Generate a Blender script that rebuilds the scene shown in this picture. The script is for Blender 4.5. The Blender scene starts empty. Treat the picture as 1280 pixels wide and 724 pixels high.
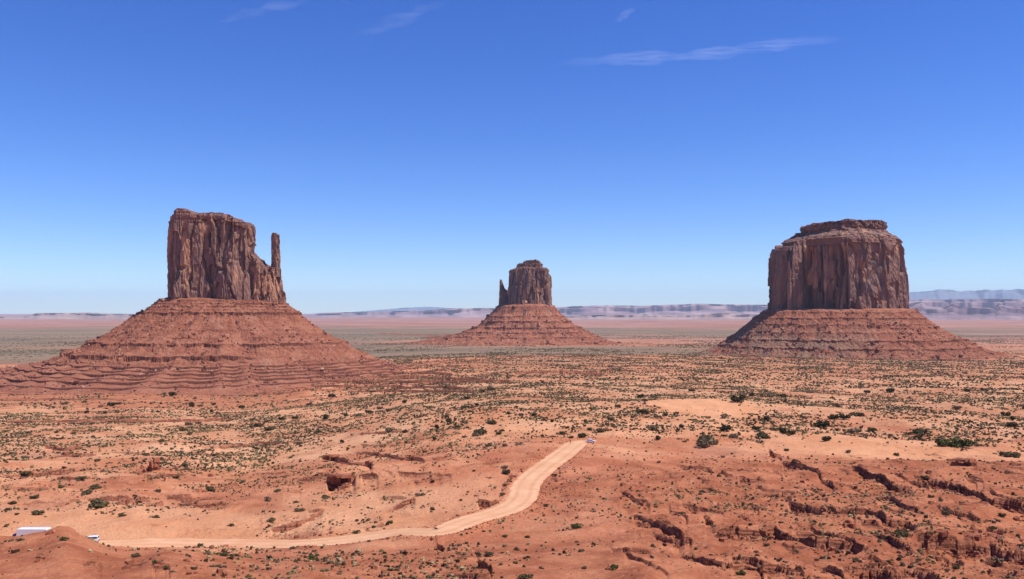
import bpy, math, random
import numpy as np
from mathutils import Vector

# ------------------------------------------------------------------ scene, camera, light
scene = bpy.context.scene
COL = scene.collection
F = 1058.0                      # focal length in photo pixels (1280 wide)
CAMZ = 110.0
PITCH = math.atan(28.0 / F)     # horizon sits at row 390 of 724
cam_d = bpy.data.cameras.new("camera")
cam = bpy.data.objects.new("camera", cam_d)
COL.objects.link(cam)
cam_d.sensor_width = 36.0
cam_d.lens = 36.0 * F / 1280.0
cam_d.clip_start = 0.5
cam_d.clip_end = 300000.0
cam.location = (0, 0, CAMZ)
cam.rotation_euler = (math.pi / 2 + PITCH, 0, 0)
scene.camera = cam

SUN_EL, SUN_AZ = math.radians(60), math.radians(102)   # azimuth from +Y (view) towards +X (right)
sunv = Vector((math.sin(SUN_AZ) * math.cos(SUN_EL), math.cos(SUN_AZ) * math.cos(SUN_EL), math.sin(SUN_EL)))
world = bpy.data.worlds.new("World")
scene.world = world
world.use_nodes = True
wn = world.node_tree
bg = wn.nodes["Background"]
sky = wn.nodes.new("ShaderNodeTexSky")
sky.sky_type = 'NISHITA'
sky.sun_disc = False
sky.sun_elevation = SUN_EL
sky.sun_rotation = SUN_AZ
sky.altitude = 1700
sky.air_density = 1.0
sky.dust_density = 0.0
sky.ozone_density = 4.0
hs = wn.nodes.new("ShaderNodeHueSaturation")      # the deep desert blue
hs.inputs["Saturation"].default_value = 1.29
hs.inputs["Hue"].default_value = 0.517
wn.links.new(sky.outputs[0], hs.inputs["Color"])
tn = wn.nodes.new("ShaderNodeMix"); tn.data_type = 'RGBA'; tn.blend_type = 'MULTIPLY'
tn.inputs[0].default_value = 1.0
tn.inputs[7].default_value = (0.76, 0.87, 1.0, 1)
wn.links.new(hs.outputs[0], tn.inputs[6])
wn.links.new(tn.outputs[2], bg.inputs[0])
bg.inputs[1].default_value = 0.13
sun_d = bpy.data.lights.new("sun", 'SUN')
sun_d.energy = 4.2
sun_d.angle = math.radians(0.53)
sun_d.color = (1.0, 0.95, 0.87)
sun = bpy.data.objects.new("sun", sun_d)
COL.objects.link(sun)
sun.rotation_euler = sunv.to_track_quat('Z', 'Y').to_euler()
sun.location = (0, 0, 500)

scene.view_settings.view_transform = 'Standard'
scene.view_settings.look = 'None'
scene.view_settings.exposure = 0.35
scene.view_settings.gamma = 1.0
scene.view_settings.use_curve_mapping = False
scene.render.engine = 'CYCLES'
scene.cycles.max_bounces = 5
scene.cycles.diffuse_bounces = 2
scene.cycles.volume_bounces = 3
scene.cycles.use_denoising = True

rng = np.random.default_rng(7)
random.seed(7)

# ------------------------------------------------------------------ helpers
def smooth(e0, e1, x):
    t = np.clip((x - e0) / (e1 - e0), 0, 1)
    return t * t * (3 - 2 * t)

_PERM = np.random.default_rng(11).permutation(4096)
_GA = np.random.default_rng(12).random(4096) * 2 * np.pi
_GX, _GY = np.cos(_GA), np.sin(_GA)
_RV = np.random.default_rng(13).random(4096)

def hsh(xi, yi, seed=0):
    return _PERM[(xi + _PERM[(yi + seed * 131) & 4095]) & 4095]

def perlin(x, y, seed=0):
    x, y = np.broadcast_arrays(np.asarray(x, float), np.asarray(y, float))
    xf, yf = np.floor(x), np.floor(y)
    xi, yi = xf.astype(np.int64), yf.astype(np.int64)
    fx, fy = x - xf, y - yf
    u = fx * fx * fx * (fx * (fx * 6 - 15) + 10)
    v = fy * fy * fy * (fy * (fy * 6 - 15) + 10)
    def g(ox, oy):
        h = hsh(xi + ox, yi + oy, seed)
        return _GX[h] * (fx - ox) + _GY[h] * (fy - oy)
    a = g(0, 0); b = g(1, 0); c = g(0, 1); d = g(1, 1)
    return ((a + (b - a) * u) * (1 - v) + (c + (d - c) * u) * v) * 1.5

def fbm(x, y, lam, octs=4, seed=0, gain=0.5):
    s, amp = 0.0, 1.0
    for o in range(octs):
        s = s + amp * perlin(x / lam + 17.3 * o, y / lam - 9.1 * o, seed + o)
        lam *= 0.5
        amp *= gain
    return s

def cells(u, v, seed=0, box=False):
    """jittered 2-D cells: (random of nearest cell, second random, F2-F1)"""
    ui, vi = np.floor(u).astype(np.int64), np.floor(v).astype(np.int64)
    f1 = np.full(u.shape, 9.0); f2 = np.full(u.shape, 9.0)
    idr = np.zeros(u.shape); idr2 = np.zeros(u.shape)
    for ox in (-1, 0, 1):
        for oy in (-1, 0, 1):
            h = hsh(ui + ox, vi + oy, seed)
            px = ui + ox + _RV[h]
            py = vi + oy + _RV[(h * 7 + 91) & 4095]
            d = np.maximum(np.abs(u - px), np.abs(v - py)) if box else np.hypot(u - px, v - py)
            near = d < f1
            f2 = np.where(near, f1, np.minimum(f2, d))
            f1 = np.where(near, d, f1)
            idr = np.where(near, _RV[(h * 13 + 5) & 4095], idr)
            idr2 = np.where(near, _RV[(h * 29 + 77) & 4095], idr2)
    return idr, idr2, f2 - f1

def mesh_from(name, verts, faces, mats, smooth_shade=False, attrs=None, mat_idx=None):
    """faces: (n,k) int array, or list of such arrays"""
    if not isinstance(faces, list):
        faces = [faces]
    faces = [np.asarray(f, dtype=np.int32) for f in faces if len(f)]
    me = bpy.data.meshes.new(name)
    verts = np.ascontiguousarray(verts, dtype=np.float32)
    me.vertices.add(len(verts))
    me.vertices.foreach_set("co", verts.ravel())
    loops = np.concatenate([f.ravel() for f in faces])
    tot = np.concatenate([np.full(len(f), f.shape[1], np.int32) for f in faces])
    st = np.concatenate([[0], np.cumsum(tot)[:-1]]).astype(np.int32)
    me.loops.add(len(loops))
    me.loops.foreach_set("vertex_index", loops)
    me.polygons.add(len(tot))
    me.polygons.foreach_set("loop_start", st)
    me.polygons.foreach_set("loop_total", tot)
    me.polygons.foreach_set("use_smooth", np.full(len(tot), bool(smooth_shade)))
    if not isinstance(mats, (list, tuple)):
        mats = [mats]
    for m in mats:
        me.materials.append(m)
    if mat_idx is not None:
        me.polygons.foreach_set("material_index", np.asarray(mat_idx, dtype=np.int32))
    me.update(calc_edges=True)
    for k, v in (attrs or {}).items():
        v = np.asarray(v, dtype=np.float32)
        if v.ndim == 1:
            a = me.attributes.new(k, 'FLOAT', 'POINT')
            a.data.foreach_set("value", v)
        else:
            a = me.attributes.new(k, 'FLOAT_COLOR', 'POINT')
            a.data.foreach_set("color", np.hstack([v, np.ones((len(v), 1), np.float32)]).ravel())
    return me

def link(name, me, parent=None, label=None, cat=None, group=None, kind=None, loc=None):
    o = bpy.data.objects.new(name, me)
    COL.objects.link(o)
    if parent is not None:
        o.parent = parent
    if loc is not None:
        o.location = loc
    tag(o, label, cat, group, kind)
    return o

def tag(o, label=None, cat=None, group=None, kind=None):
    if label: o["label"] = label
    if cat: o["category"] = cat
    if group: o["group"] = group
    if kind: o["kind"] = kind

def quads(n, m, wrap=False, off=0):
    """grid of n columns x m rows, index i*m+j"""
    ii = np.arange(n if wrap else n - 1)
    jj = np.arange(m - 1)
    I, J = np.meshgrid(ii, jj, indexing='ij')
    I2 = (I + 1) % n
    return np.stack([I * m + J, I2 * m + J, I2 * m + J + 1, I * m + J + 1], -1).reshape(-1, 4) + off

def proj(X, Y, Z):
    z = Z - CAMZ
    fw = Y * math.cos(PITCH) + z * math.sin(PITCH)
    up = -Y * math.sin(PITCH) + z * math.cos(PITCH)
    return 640 + F * X / fw, 362 - F * up / fw

# ------------------------------------------------------------------ materials
class NT:
    def __init__(self, name, rough=0.95, spec=0.1):
        self.m = bpy.data.materials.new(name)
        self.m.use_nodes = True
        self.t = self.m.node_tree
        self.b = self.t.nodes["Principled BSDF"]
        self.b.inputs["Roughness"].default_value = rough
        self.b.inputs["Specular IOR Level"].default_value = spec
        self.co = None
    def n(self, t, **kw):
        nd = self.t.nodes.new(t)
        for k, v in kw.items():
            setattr(nd, k, v)
        return nd
    def l(self, a, b):
        self.t.links.new(a, b)
    def coord(self):
        if self.co is None:
            self.co = self.n("ShaderNodeTexCoord")
        return self.co.outputs["Object"]
    def attr(self, name, color=False):
        a = self.n("ShaderNodeAttribute"); a.attribute_name = name
        return a.outputs["Color" if color else "Fac"]
    def noise(self, scale, detail=4, vec_scale=(1, 1, 1), rough=0.55, seed=0):
        mp = self.n("ShaderNodeMapping")
        mp.inputs["Scale"].default_value = vec_scale
        mp.inputs["Location"].default_value = (seed * 13.7, seed * -7.1, seed * 3.3)
        self.l(self.coord(), mp.inputs[0])
        nz = self.n("ShaderNodeTexNoise")
        nz.inputs["Scale"].default_value = scale
        nz.inputs["Detail"].default_value = detail
        nz.inputs["Roughness"].default_value = rough
        self.l(mp.outputs[0], nz.inputs["Vector"])
        return nz.outputs["Fac"]
    def ramp(self, fac, lo, hi, a=0.0, b=1.0):
        r = self.n("ShaderNodeMapRange"); r.interpolation_type = 'SMOOTHSTEP'
        self.l(fac, r.inputs[0])
        r.inputs[1].default_value = lo; r.inputs[2].default_value = hi
        r.inputs[3].default_value = a; r.inputs[4].default_value = b
        return r.outputs[0]
    def math(self, op, a, b):
        q = self.n("ShaderNodeMath", operation=op)
        for i, v in enumerate((a, b)):
            if isinstance(v, (int, float)): q.inputs[i].default_value = v
            else: self.l(v, q.inputs[i])
        return q.outputs[0]
    def mix(self, fac, a, b, mode='MIX'):
        q = self.n("ShaderNodeMix", data_type='RGBA', blend_type=mode)
        ins = [q.inputs[0], q.inputs[6], q.inputs[7]]
        for s, v in zip(ins, (fac, a, b)):
            if isinstance(v, (int, float)): s.default_value = v
            elif isinstance(v, tuple): s.default_value = (*v, 1)
            else: self.l(v, s)
        return q.outputs[2]
    def bump(self, h, strength, dist):
        b = self.n("ShaderNodeBump")
        b.inputs["Strength"].default_value = strength
        b.inputs["Distance"].default_value = dist
        self.l(h, b.inputs["Height"])
        self.l(b.outputs[0], self.b.inputs["Normal"])
    def base(self, c):
        if isinstance(c, tuple): self.b.inputs["Base Color"].default_value = (*c, 1)
        else: self.l(c, self.b.inputs["Base Color"])
        return self.m

def plain(name, c, rough=0.6, spec=0.3, metal=0.0, var=0.12, scale=3.0):
    t = NT(name, rough, spec)
    t.b.inputs["Metallic"].default_value = metal
    nz = t.noise(scale, 3)
    dark = tuple(x * (1 - var) for x in c)
    return t.base(t.mix(t.ramp(nz, 0.35, 0.65), dark, c))

def ground_material():
    t = NT("desert ground")
    big = t.noise(0.0045, 5, seed=1)
    mid = t.noise(0.035, 5, seed=2)
    fine = t.noise(0.5, 6, seed=3, rough=0.7)
    c = t.mix(t.ramp(mid, 0.36, 0.64), (0.54, 0.195, 0.088), (0.72, 0.345, 0.175))
    c = t.mix(t.ramp(big, 0.42, 0.62), c, t.mix(t.ramp(mid, 0.4, 0.6), (0.46, 0.15, 0.072), (0.58, 0.225, 0.112)))
    # mauve crusted patches
    c = t.mix(t.ramp(t.noise(0.02, 4, (1, 1.8, 1), seed=9), 0.56, 0.68, 0, 0.45), c, (0.42, 0.19, 0.13))
    red = t.attr("red")
    redc = t.mix(t.ramp(t.noise(0.09, 6, seed=4), 0.35, 0.66), (0.36, 0.112, 0.05), (0.53, 0.20, 0.095))
    c = t.mix(red, c, redc)
    # pale washes inside the red rock
    c = t.mix(t.math('MULTIPLY', red, t.ramp(t.noise(0.05, 5, (1, 2.5, 1), seed=12), 0.62, 0.74, 0, 0.6)), c, (0.58, 0.26, 0.135))
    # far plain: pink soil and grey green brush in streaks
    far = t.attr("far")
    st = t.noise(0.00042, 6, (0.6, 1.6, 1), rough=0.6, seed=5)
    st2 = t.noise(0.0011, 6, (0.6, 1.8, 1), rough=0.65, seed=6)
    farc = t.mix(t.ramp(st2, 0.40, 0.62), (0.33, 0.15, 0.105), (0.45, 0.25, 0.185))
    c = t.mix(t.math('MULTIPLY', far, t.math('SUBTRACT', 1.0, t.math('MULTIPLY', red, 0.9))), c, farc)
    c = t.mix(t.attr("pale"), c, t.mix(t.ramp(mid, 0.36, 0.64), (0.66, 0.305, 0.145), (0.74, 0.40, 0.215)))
    veg = t.attr("veg")
    st3 = t.noise(0.0022, 7, (0.4, 1.4, 1), rough=0.7, seed=22)
    mott = t.math('ADD', t.math('MULTIPLY', st, 0.5), t.math('MULTIPLY', st3, 0.5))
    vm = t.math('MULTIPLY', t.ramp(t.math('ADD', mott, t.math('MULTIPLY', veg, 0.24)), 0.54, 0.66), t.attr("farveg"))
    c = t.mix(vm, c, t.mix(t.ramp(st2, 0.35, 0.6), (0.155, 0.12, 0.08), (0.27, 0.18, 0.115)))
    c = t.mix(t.math('MULTIPLY', veg, t.ramp(t.noise(0.16, 6, (1, 1, 1), seed=7, rough=0.75), 0.48, 0.60, 0, 0.8)), c, t.mix(t.ramp(t.noise(0.06, 3, seed=21), 0.42, 0.58), (0.25, 0.19, 0.095), (0.46, 0.31, 0.155)))
    c = t.mix(t.attr("sand"), c, t.mix(t.ramp(mid, 0.4, 0.6), (0.70, 0.32, 0.15), (0.74, 0.36, 0.18)))
    c = t.mix(t.attr("rock"), c, t.mix(t.ramp(t.noise(0.5, 5, (0.12, 0.12, 4), seed=8), 0.42, 0.58), (0.17, 0.058, 0.033), (0.40, 0.15, 0.08)))
    c = t.mix(t.ramp(fine, 0.25, 0.75, 0.0, 0.5), c, t.mix(1.0, c, (0.72, 0.68, 0.66), 'MULTIPLY'))
    peb = t.noise(1.5, 3, seed=14, rough=0.6)
    area = t.ramp(t.noise(0.03, 4, seed=15), 0.4, 0.6, 0.25, 1.0)
    c = t.mix(t.math('MULTIPLY', area, t.ramp(peb, 0.60, 0.68, 0, 0.75)), c, (0.20, 0.08, 0.05))
    c = t.mix(t.ramp(t.noise(0.9, 3, seed=16), 0.60, 0.70, 0, 0.4), c, (0.66, 0.36, 0.22))
    t.bump(t.math('ADD', fine, t.noise(0.12, 6, seed=10, rough=0.7)), 0.75, 1.2)
    return t.base(c)

def cliff_material(name, tint=(1, 1, 1)):
    t = NT(name, 0.85, 0.2)
    T = lambda c: tuple(a * b for a, b in zip(c, tint))
    streak = t.noise(0.10, 6, (1, 1, 0.13), seed=1, rough=0.65)
    patch = t.noise(0.02, 5, (1, 1, 0.5), seed=2, rough=0.6)
    c = t.mix(t.ramp(streak, 0.36, 0.62), T((0.215, 0.122, 0.098)), T((0.32, 0.165, 0.108)))
    c = t.mix(t.ramp(patch, 0.52, 0.66, 0, 0.75), c, T((0.165, 0.112, 0.102)))
    c = t.mix(t.attr("fresh"), c, t.mix(t.ramp(streak, 0.4, 0.6), T((0.46, 0.21, 0.115)), T((0.60, 0.32, 0.175))))
    band = t.noise(0.6, 4, (0.05, 0.05, 1), seed=3)
    c = t.mix(t.math('MULTIPLY', t.attr("strata"), t.ramp(band, 0.4, 0.6)), c, T((0.24, 0.11, 0.08)))
    t.bump(t.noise(0.3, 8, (1, 1, 0.4), seed=5, rough=0.7), 0.8, 2.2)
    return t.base(c)

def talus_material(name, tint=(1, 1, 1)):
    t = NT(name, 0.95, 0.05)
    T = lambda c: tuple(a * b for a, b in zip(c, tint))
    n1 = t.noise(0.05, 6, seed=1, rough=0.65)
    c = t.mix(t.ramp(n1, 0.36, 0.64), T((0.34, 0.12, 0.068)), T((0.46, 0.19, 0.11)))
    band = t.noise(0.16, 4, (0.03, 0.03, 1), seed=3)
    c = t.mix(t.ramp(band, 0.52, 0.64, 0, 0.5), c, T((0.27, 0.09, 0.052)))
    c = t.mix(t.ramp(t.noise(0.022, 5, seed=6), 0.56, 0.7, 0, 0.4), c, T((0.50, 0.27, 0.17)))
    c = t.mix(t.attr("veg"), c, T((0.31, 0.2, 0.13)))
    c = t.mix(t.attr("rock"), c, t.mix(t.ramp(t.noise(0.2, 5, (1, 1, 3), seed=4), 0.35, 0.65), T((0.17, 0.065, 0.045)), T((0.30, 0.12, 0.075))))
    c = t.mix(t.ramp(t.noise(0.5, 4, seed=11, rough=0.7), 0.58, 0.68, 0, 0.7), c, T((0.17, 0.065, 0.042)))
    c = t.mix(t.ramp(t.noise(0.4, 4, seed=12, rough=0.7), 0.61, 0.70, 0, 0.6), c, T((0.58, 0.33, 0.21)))
    t.bump(t.noise(0.28, 8, seed=5, rough=0.75), 1.0, 3.5)
    return t.base(c)

def color_attr_material(name, rough=0.9, noise_scale=1.5):
    t = NT(name, rough, 0.1)
    c = t.attr("tint", True)
    return t.base(t.mix(t.ramp(t.noise(noise_scale, 4), 0.3, 0.7), t.mix(1.0, c, (0.7, 0.7, 0.7), 'MULTIPLY'), c))

M_GROUND = ground_material()
M_CLIFF = cliff_material("varnished sandstone")
M_TALUS = talus_material("red talus")
M_SHRUB = color_attr_material("desert brush")
M_ROCK = color_attr_material("broken red rock", 0.95, 0.7)

# ------------------------------------------------------------------ terrain
# columns of (forward distance, image row) pairs; 'z' entries give heights where ground is hidden
NEAR = [(0, 108.3), (7, 107.6), (11, 104.0), (25, 92.0), (60, 77.0), (110, 68.0)]
def P(d, y): return (d, CAMZ - d * (y - 390) / F)
COLS = {
    -60: NEAR + [P(150, 735), P(197, 668), (217, 47.5), P(237, 678), P(300, 624), P(360, 590), P(480, 556), P(650, 528),
          P(900, 505), P(1080, 491), P(1400, 468), P(2000, 447), P(3000, 430), P(6000, 412), P(12000, 402), P(25000, 396.3), P(60000, 392.2), P(90000, 391.6)],
    130: NEAR + [P(150, 735), P(197, 680), (216, 47.5), P(237, 678), P(300, 624), P(360, 592), P(480, 557), P(650, 528),
          P(900, 505), P(1080, 491), P(1400, 468), P(2000, 447), P(3000, 430), P(6000, 412), P(12000, 402), P(25000, 396.3), P(60000, 392.2), P(90000, 391.6)],
    300: NEAR + [P(150, 728), P(190, 698), P(215, 690), P(237, 680), P(300, 630), P(380, 595), P(500, 561), P(700, 528),
          P(950, 504), P(1100, 493), P(1400, 469), P(2000, 447), P(3000, 430), P(6000, 412), P(12000, 402), P(25000, 396.3), P(60000, 392.2), P(90000, 391.6)],
    640: NEAR + [P(160, 724), P(200, 690), P(235, 661), P(262, 636), P(300, 607), P(376, 555), P(450, 531), P(600, 503),
          P(800, 485), P(1000, 475), P(1300, 460), P(1900, 441), P(2900, 428.5), P(6000, 411), P(12000, 402), P(25000, 396.3), P(60000, 392.2), P(90000, 391.6)],
    900: NEAR + [P(150, 724), P(190, 690), P(230, 655), P(270, 620), P(310, 592), P(376, 562), P(450, 535), P(560, 512),
          P(800, 487), P(1100, 468), P(1500, 453), P(1900, 443), P(2900, 429), P(6000, 411), P(12000, 402), P(25000, 396.3), P(60000, 392.2), P(90000, 391.6)],
    1220: NEAR + [P(150, 727), P(185, 690), P(220, 652), P(260, 616), P(300, 589), P(325, 578), (360, 46.5), P(430, 549), P(500, 530),
          P(650, 505), P(900, 481), P(1200, 464), P(1500, 454), P(1900, 444), P(2900, 430), P(6000, 411), P(12000, 402), P(25000, 396.3), P(60000, 392.2), P(90000, 391.6)],
}
# angles: dense across the view, coarse round the back
pxs = np.arange(-120, 1401, 1.22)
A_mid = np.arctan((pxs - 640) / F)
A_side = np.radians(np.concatenate([np.linspace(38.0, 60, 45), np.linspace(62, 180, 40)]))
A = np.concatenate([-A_side[::-1][1:], A_mid, A_side])     # -180 excluded (wraps)
R = np.concatenate([np.geomspace(0.6, 138, 90)[:-1], np.geomspace(138, 1500, 1180)[:-1],
                    np.geomspace(1500, 4200, 260)[:-1], np.geomspace(4200, 60000, 140)])
NA, NR = len(A), len(R)
AA, RR = np.meshgrid(A, R, indexing='ij')
X, Y = RR * np.sin(AA), RR * np.cos(AA)

def base_height(a, r):
    ca = np.maximum(np.cos(a), 0.55)
    D = r * ca
    px = 640 + F * np.tan(np.clip(a, -0.72, 0.72))
    cols = sorted(COLS)
    vals = []
    for c in cols:
        arr = np.array(COLS[c])
        z = np.interp(np.log(np.maximum(D, 0.01) + 20), np.log(arr[:, 0] + 20), arr[:, 1])
        vals.append(z)
    px = np.clip(px, cols[0], cols[-1])
    out = np.zeros_like(D)
    for i in range(len(cols) - 1):
        w = (px - cols[i]) / (cols[i + 1] - cols[i])
        m = (w >= 0) & (w <= 1) if i == 0 else (w > 0) & (w <= 1)
        ws = w * w * (3 - 2 * w)
        out = np.where(m, vals[i] * (1 - ws) + vals[i + 1] * ws, out)
    return out, D, px

Z, D, PX = base_height(AA, RR)
back = smooth(math.radians(70), math.radians(110), np.abs(AA))
Z = Z * (1 - back) + (105 + 4 * perlin(X / 400, Y / 400, 3)) * back

def bump_at(px, d, rx, ry, h):
    global Z
    bx = (px - 640) / F * d
    Z += h * np.exp(-(((X - bx) / rx) ** 2 + ((Y - d) / ry) ** 2) ** 1.0)
bump_at(556, 231, 9, 5.5, 3.2)        # red mound at the road's lower edge
bump_at(885, 590, 62, 40, 4.5)        # sand dune
bump_at(740, 560, 70, 40, 3.0)
bump_at(560, 520, 60, 35, 2.5)
bump_at(500, 330, 25, 12, 2.5)
bump_at(420, 355, 28, 10, 3.0)
bump_at(880, 300, 30, 14, 2.2)
bump_at(1000, 262, 20, 10, 1.6)
bump_at(1240, 300, 26, 12, 2.4)
bump_at(1080, 225, 22, 8, 1.5)
bump_at(820, 250, 16, 9, -1.5)
bump_at(690, 250, 10, 12, -1.0)
for _px, _d, _rx, _ry, _h in ((930, 215, 14, 7, 1.6), (1010, 195, 16, 7, 1.5), (1150, 250, 18, 8, 2.0), (1255, 235, 15, 8, 2.0), (1190, 195, 14, 6, 1.5), (880, 235, 12, 7, 1.2), (1060, 290, 18, 9, 1.8), (950, 285, 14, 8, 1.5)):
    bump_at(_px, _d, _rx, _ry, _h)

nearmask = smooth(60, 150, RR) * (1 - back)
Z += fbm(X, Y, 120, 3, 21) * 1.6 * nearmask * smooth(4000, 800, RR)
Z += fbm(X, Y, 900, 4, 24) * 6 * smooth(2500, 7000, RR)
ridg = 1 - np.abs(fbm(X, Y, 34, 3, 31))
Z += (ridg - 0.7) * 1.3 * nearmask * smooth(1200, 500, RR)

# mound hiding the near road on the left
cx = [-200, -60, 0, 20, 40, 58, 68, 76, 84, 92, 100, 112, 122, 132, 150, 165, 190, 215, 240, 280, 330]
cy = [674, 673, 671.5, 669.2, 667.8, 666.2, 663.2, 660.8, 660.4, 662.5, 667, 674, 679.5, 682.5, 686, 687.5, 686, 684.5, 686, 692, 700]
crest = CAMZ - 200 * (np.interp(PX[:, 0] + 0 * D[:, 0], cx, cy) - 390) / F
j200 = np.argmin(np.abs(D - 200), axis=1)
cur = Z[np.arange(NA), j200]
wm = smooth(420, 300, PX)
sig = np.where(D < 200, 42.0, 12.0)
dcr = np.convolve(np.pad(crest - cur, 9, mode='edge'), np.hanning(21)[1:-1] / np.hanning(21).sum(), mode='valid')
Z += dcr[:, None] * np.exp(-((D - 200) / sig) ** 2) * wm
dip = smooth(208, 226, D) * smooth(262, 240, D) * wm          # the road bench behind it
Z -= np.maximum(Z - (CAMZ - D * (681 - 390) / F), 0) * dip

Z += (1.6 * fbm(X, Y, 30, 3, 44) + 0.9 * np.maximum(perlin(X / 9, Y / 14, 45), -0.2)) * np.exp(-((D - 318) / 18) ** 2) * smooth(820, 900, PX)

def column(px, py):
    v = (362 - py) / F
    a = math.atan2((px - 640) / F, math.cos(PITCH) - v * math.sin(PITCH))
    return a, int(np.clip(np.searchsorted(A, a), 1, NA - 1))

def pix(px, py):
    """first ground point seen at photo pixel (px,py): angle, radius, height"""
    a, i = column(px, py)
    if abs(A[i - 1] - a) < abs(A[i] - a): i -= 1
    rows = proj(X[i], Y[i], Z[i])[1]
    rows = np.where(RR[i] < 100, 1e4, rows)
    run = np.minimum.accumulate(rows)
    j = int(np.argmax(run <= py))
    if j == 0: j = NR - 1
    y0, y1 = run[j - 1], run[j]
    t = 0 if abs(y0 - y1) < 1e-6 else (y0 - py) / (y0 - y1)
    t = min(max(t, 0), 1)
    r = R[j - 1] + (R[j] - R[j - 1]) * t
    return a, r, Z[i][j - 1] + (Z[i][j] - Z[i][j - 1]) * t

# ---- road centre line
ROADPX = [(-70, 676), (0, 676.3), (60, 677), (120, 678), (200, 679), (300, 680.5), (380, 679), (440, 674.5), (500, 667), (550, 659.5), (595, 650),
          (628, 639.5), (648, 629), (655, 618), (656, 608), (664, 597), (681, 584), (700, 570), (713, 560), (722, 553), (737, 550.8)]
pts = []
for px, py in ROADPX:
    if px < 150:              # hidden by the mound: carries on level behind it
        pts.append(((px - 640) / F * 241.0, 241.0, CAMZ - 241.0 * (py - 390) / F))
        continue
    a, r, z = pix(px, py)
    pts.append((r * math.sin(a), r * math.cos(a), z))
pts = np.array(pts)
seg = np.concatenate([[0], np.cumsum(np.hypot(*np.diff(pts[:, :2], axis=0).T))])
S = np.arange(0, seg[-1], 0.8)
road = np.stack([np.interp(S, seg, pts[:, k]) for k in range(3)], 1)
def lowpass(v, n):
    k = np.hanning(n); k /= k.sum()
    return np.convolve(np.pad(v, (n // 2, n // 2), mode='edge'), k, mode='valid')[:len(v)]
for k, n in ((0, 31), (1, 31), (2, 61)):
    road[:, k] = lowpass(road[:, k], n)
road[:, 2] = lowpass(road[:, 2], 41)
HALF = 4.7 + 0.5 * perlin(S / 30, 0 * S, 2) + 0.6 * smooth(S[-1] * 0.55, S[-1] * 0.75, S) * (1 - smooth(S[-1] * 0.85, S[-1], S))
HALF = HALF - 1.4 * smooth(S[-1] - 14, S[-1] - 2, S)
sel = np.nonzero((RR > 180) & (RR < 440) & (np.abs(AA) < 0.66))
sx, sy = X[sel], Y[sel]
best = np.full(len(sx), 1e9); bz = np.zeros(len(sx)); bh = np.zeros(len(sx))
rsub = np.arange(0, len(road), 2)
for i0 in range(0, len(sx), 60000):
    q = slice(i0, i0 + 60000)
    d2 = (sx[q, None] - road[None, rsub, 0]) ** 2 + (sy[q, None] - road[None, rsub, 1]) ** 2
    k = d2.argmin(1)
    best[q] = np.sqrt(d2[np.arange(len(k)), k]); bz[q] = road[rsub[k], 2]; bh[q] = HALF[rsub[k]]
ROADD = np.full(Z.shape, 1e3); ROADD[sel] = best - bh

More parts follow.
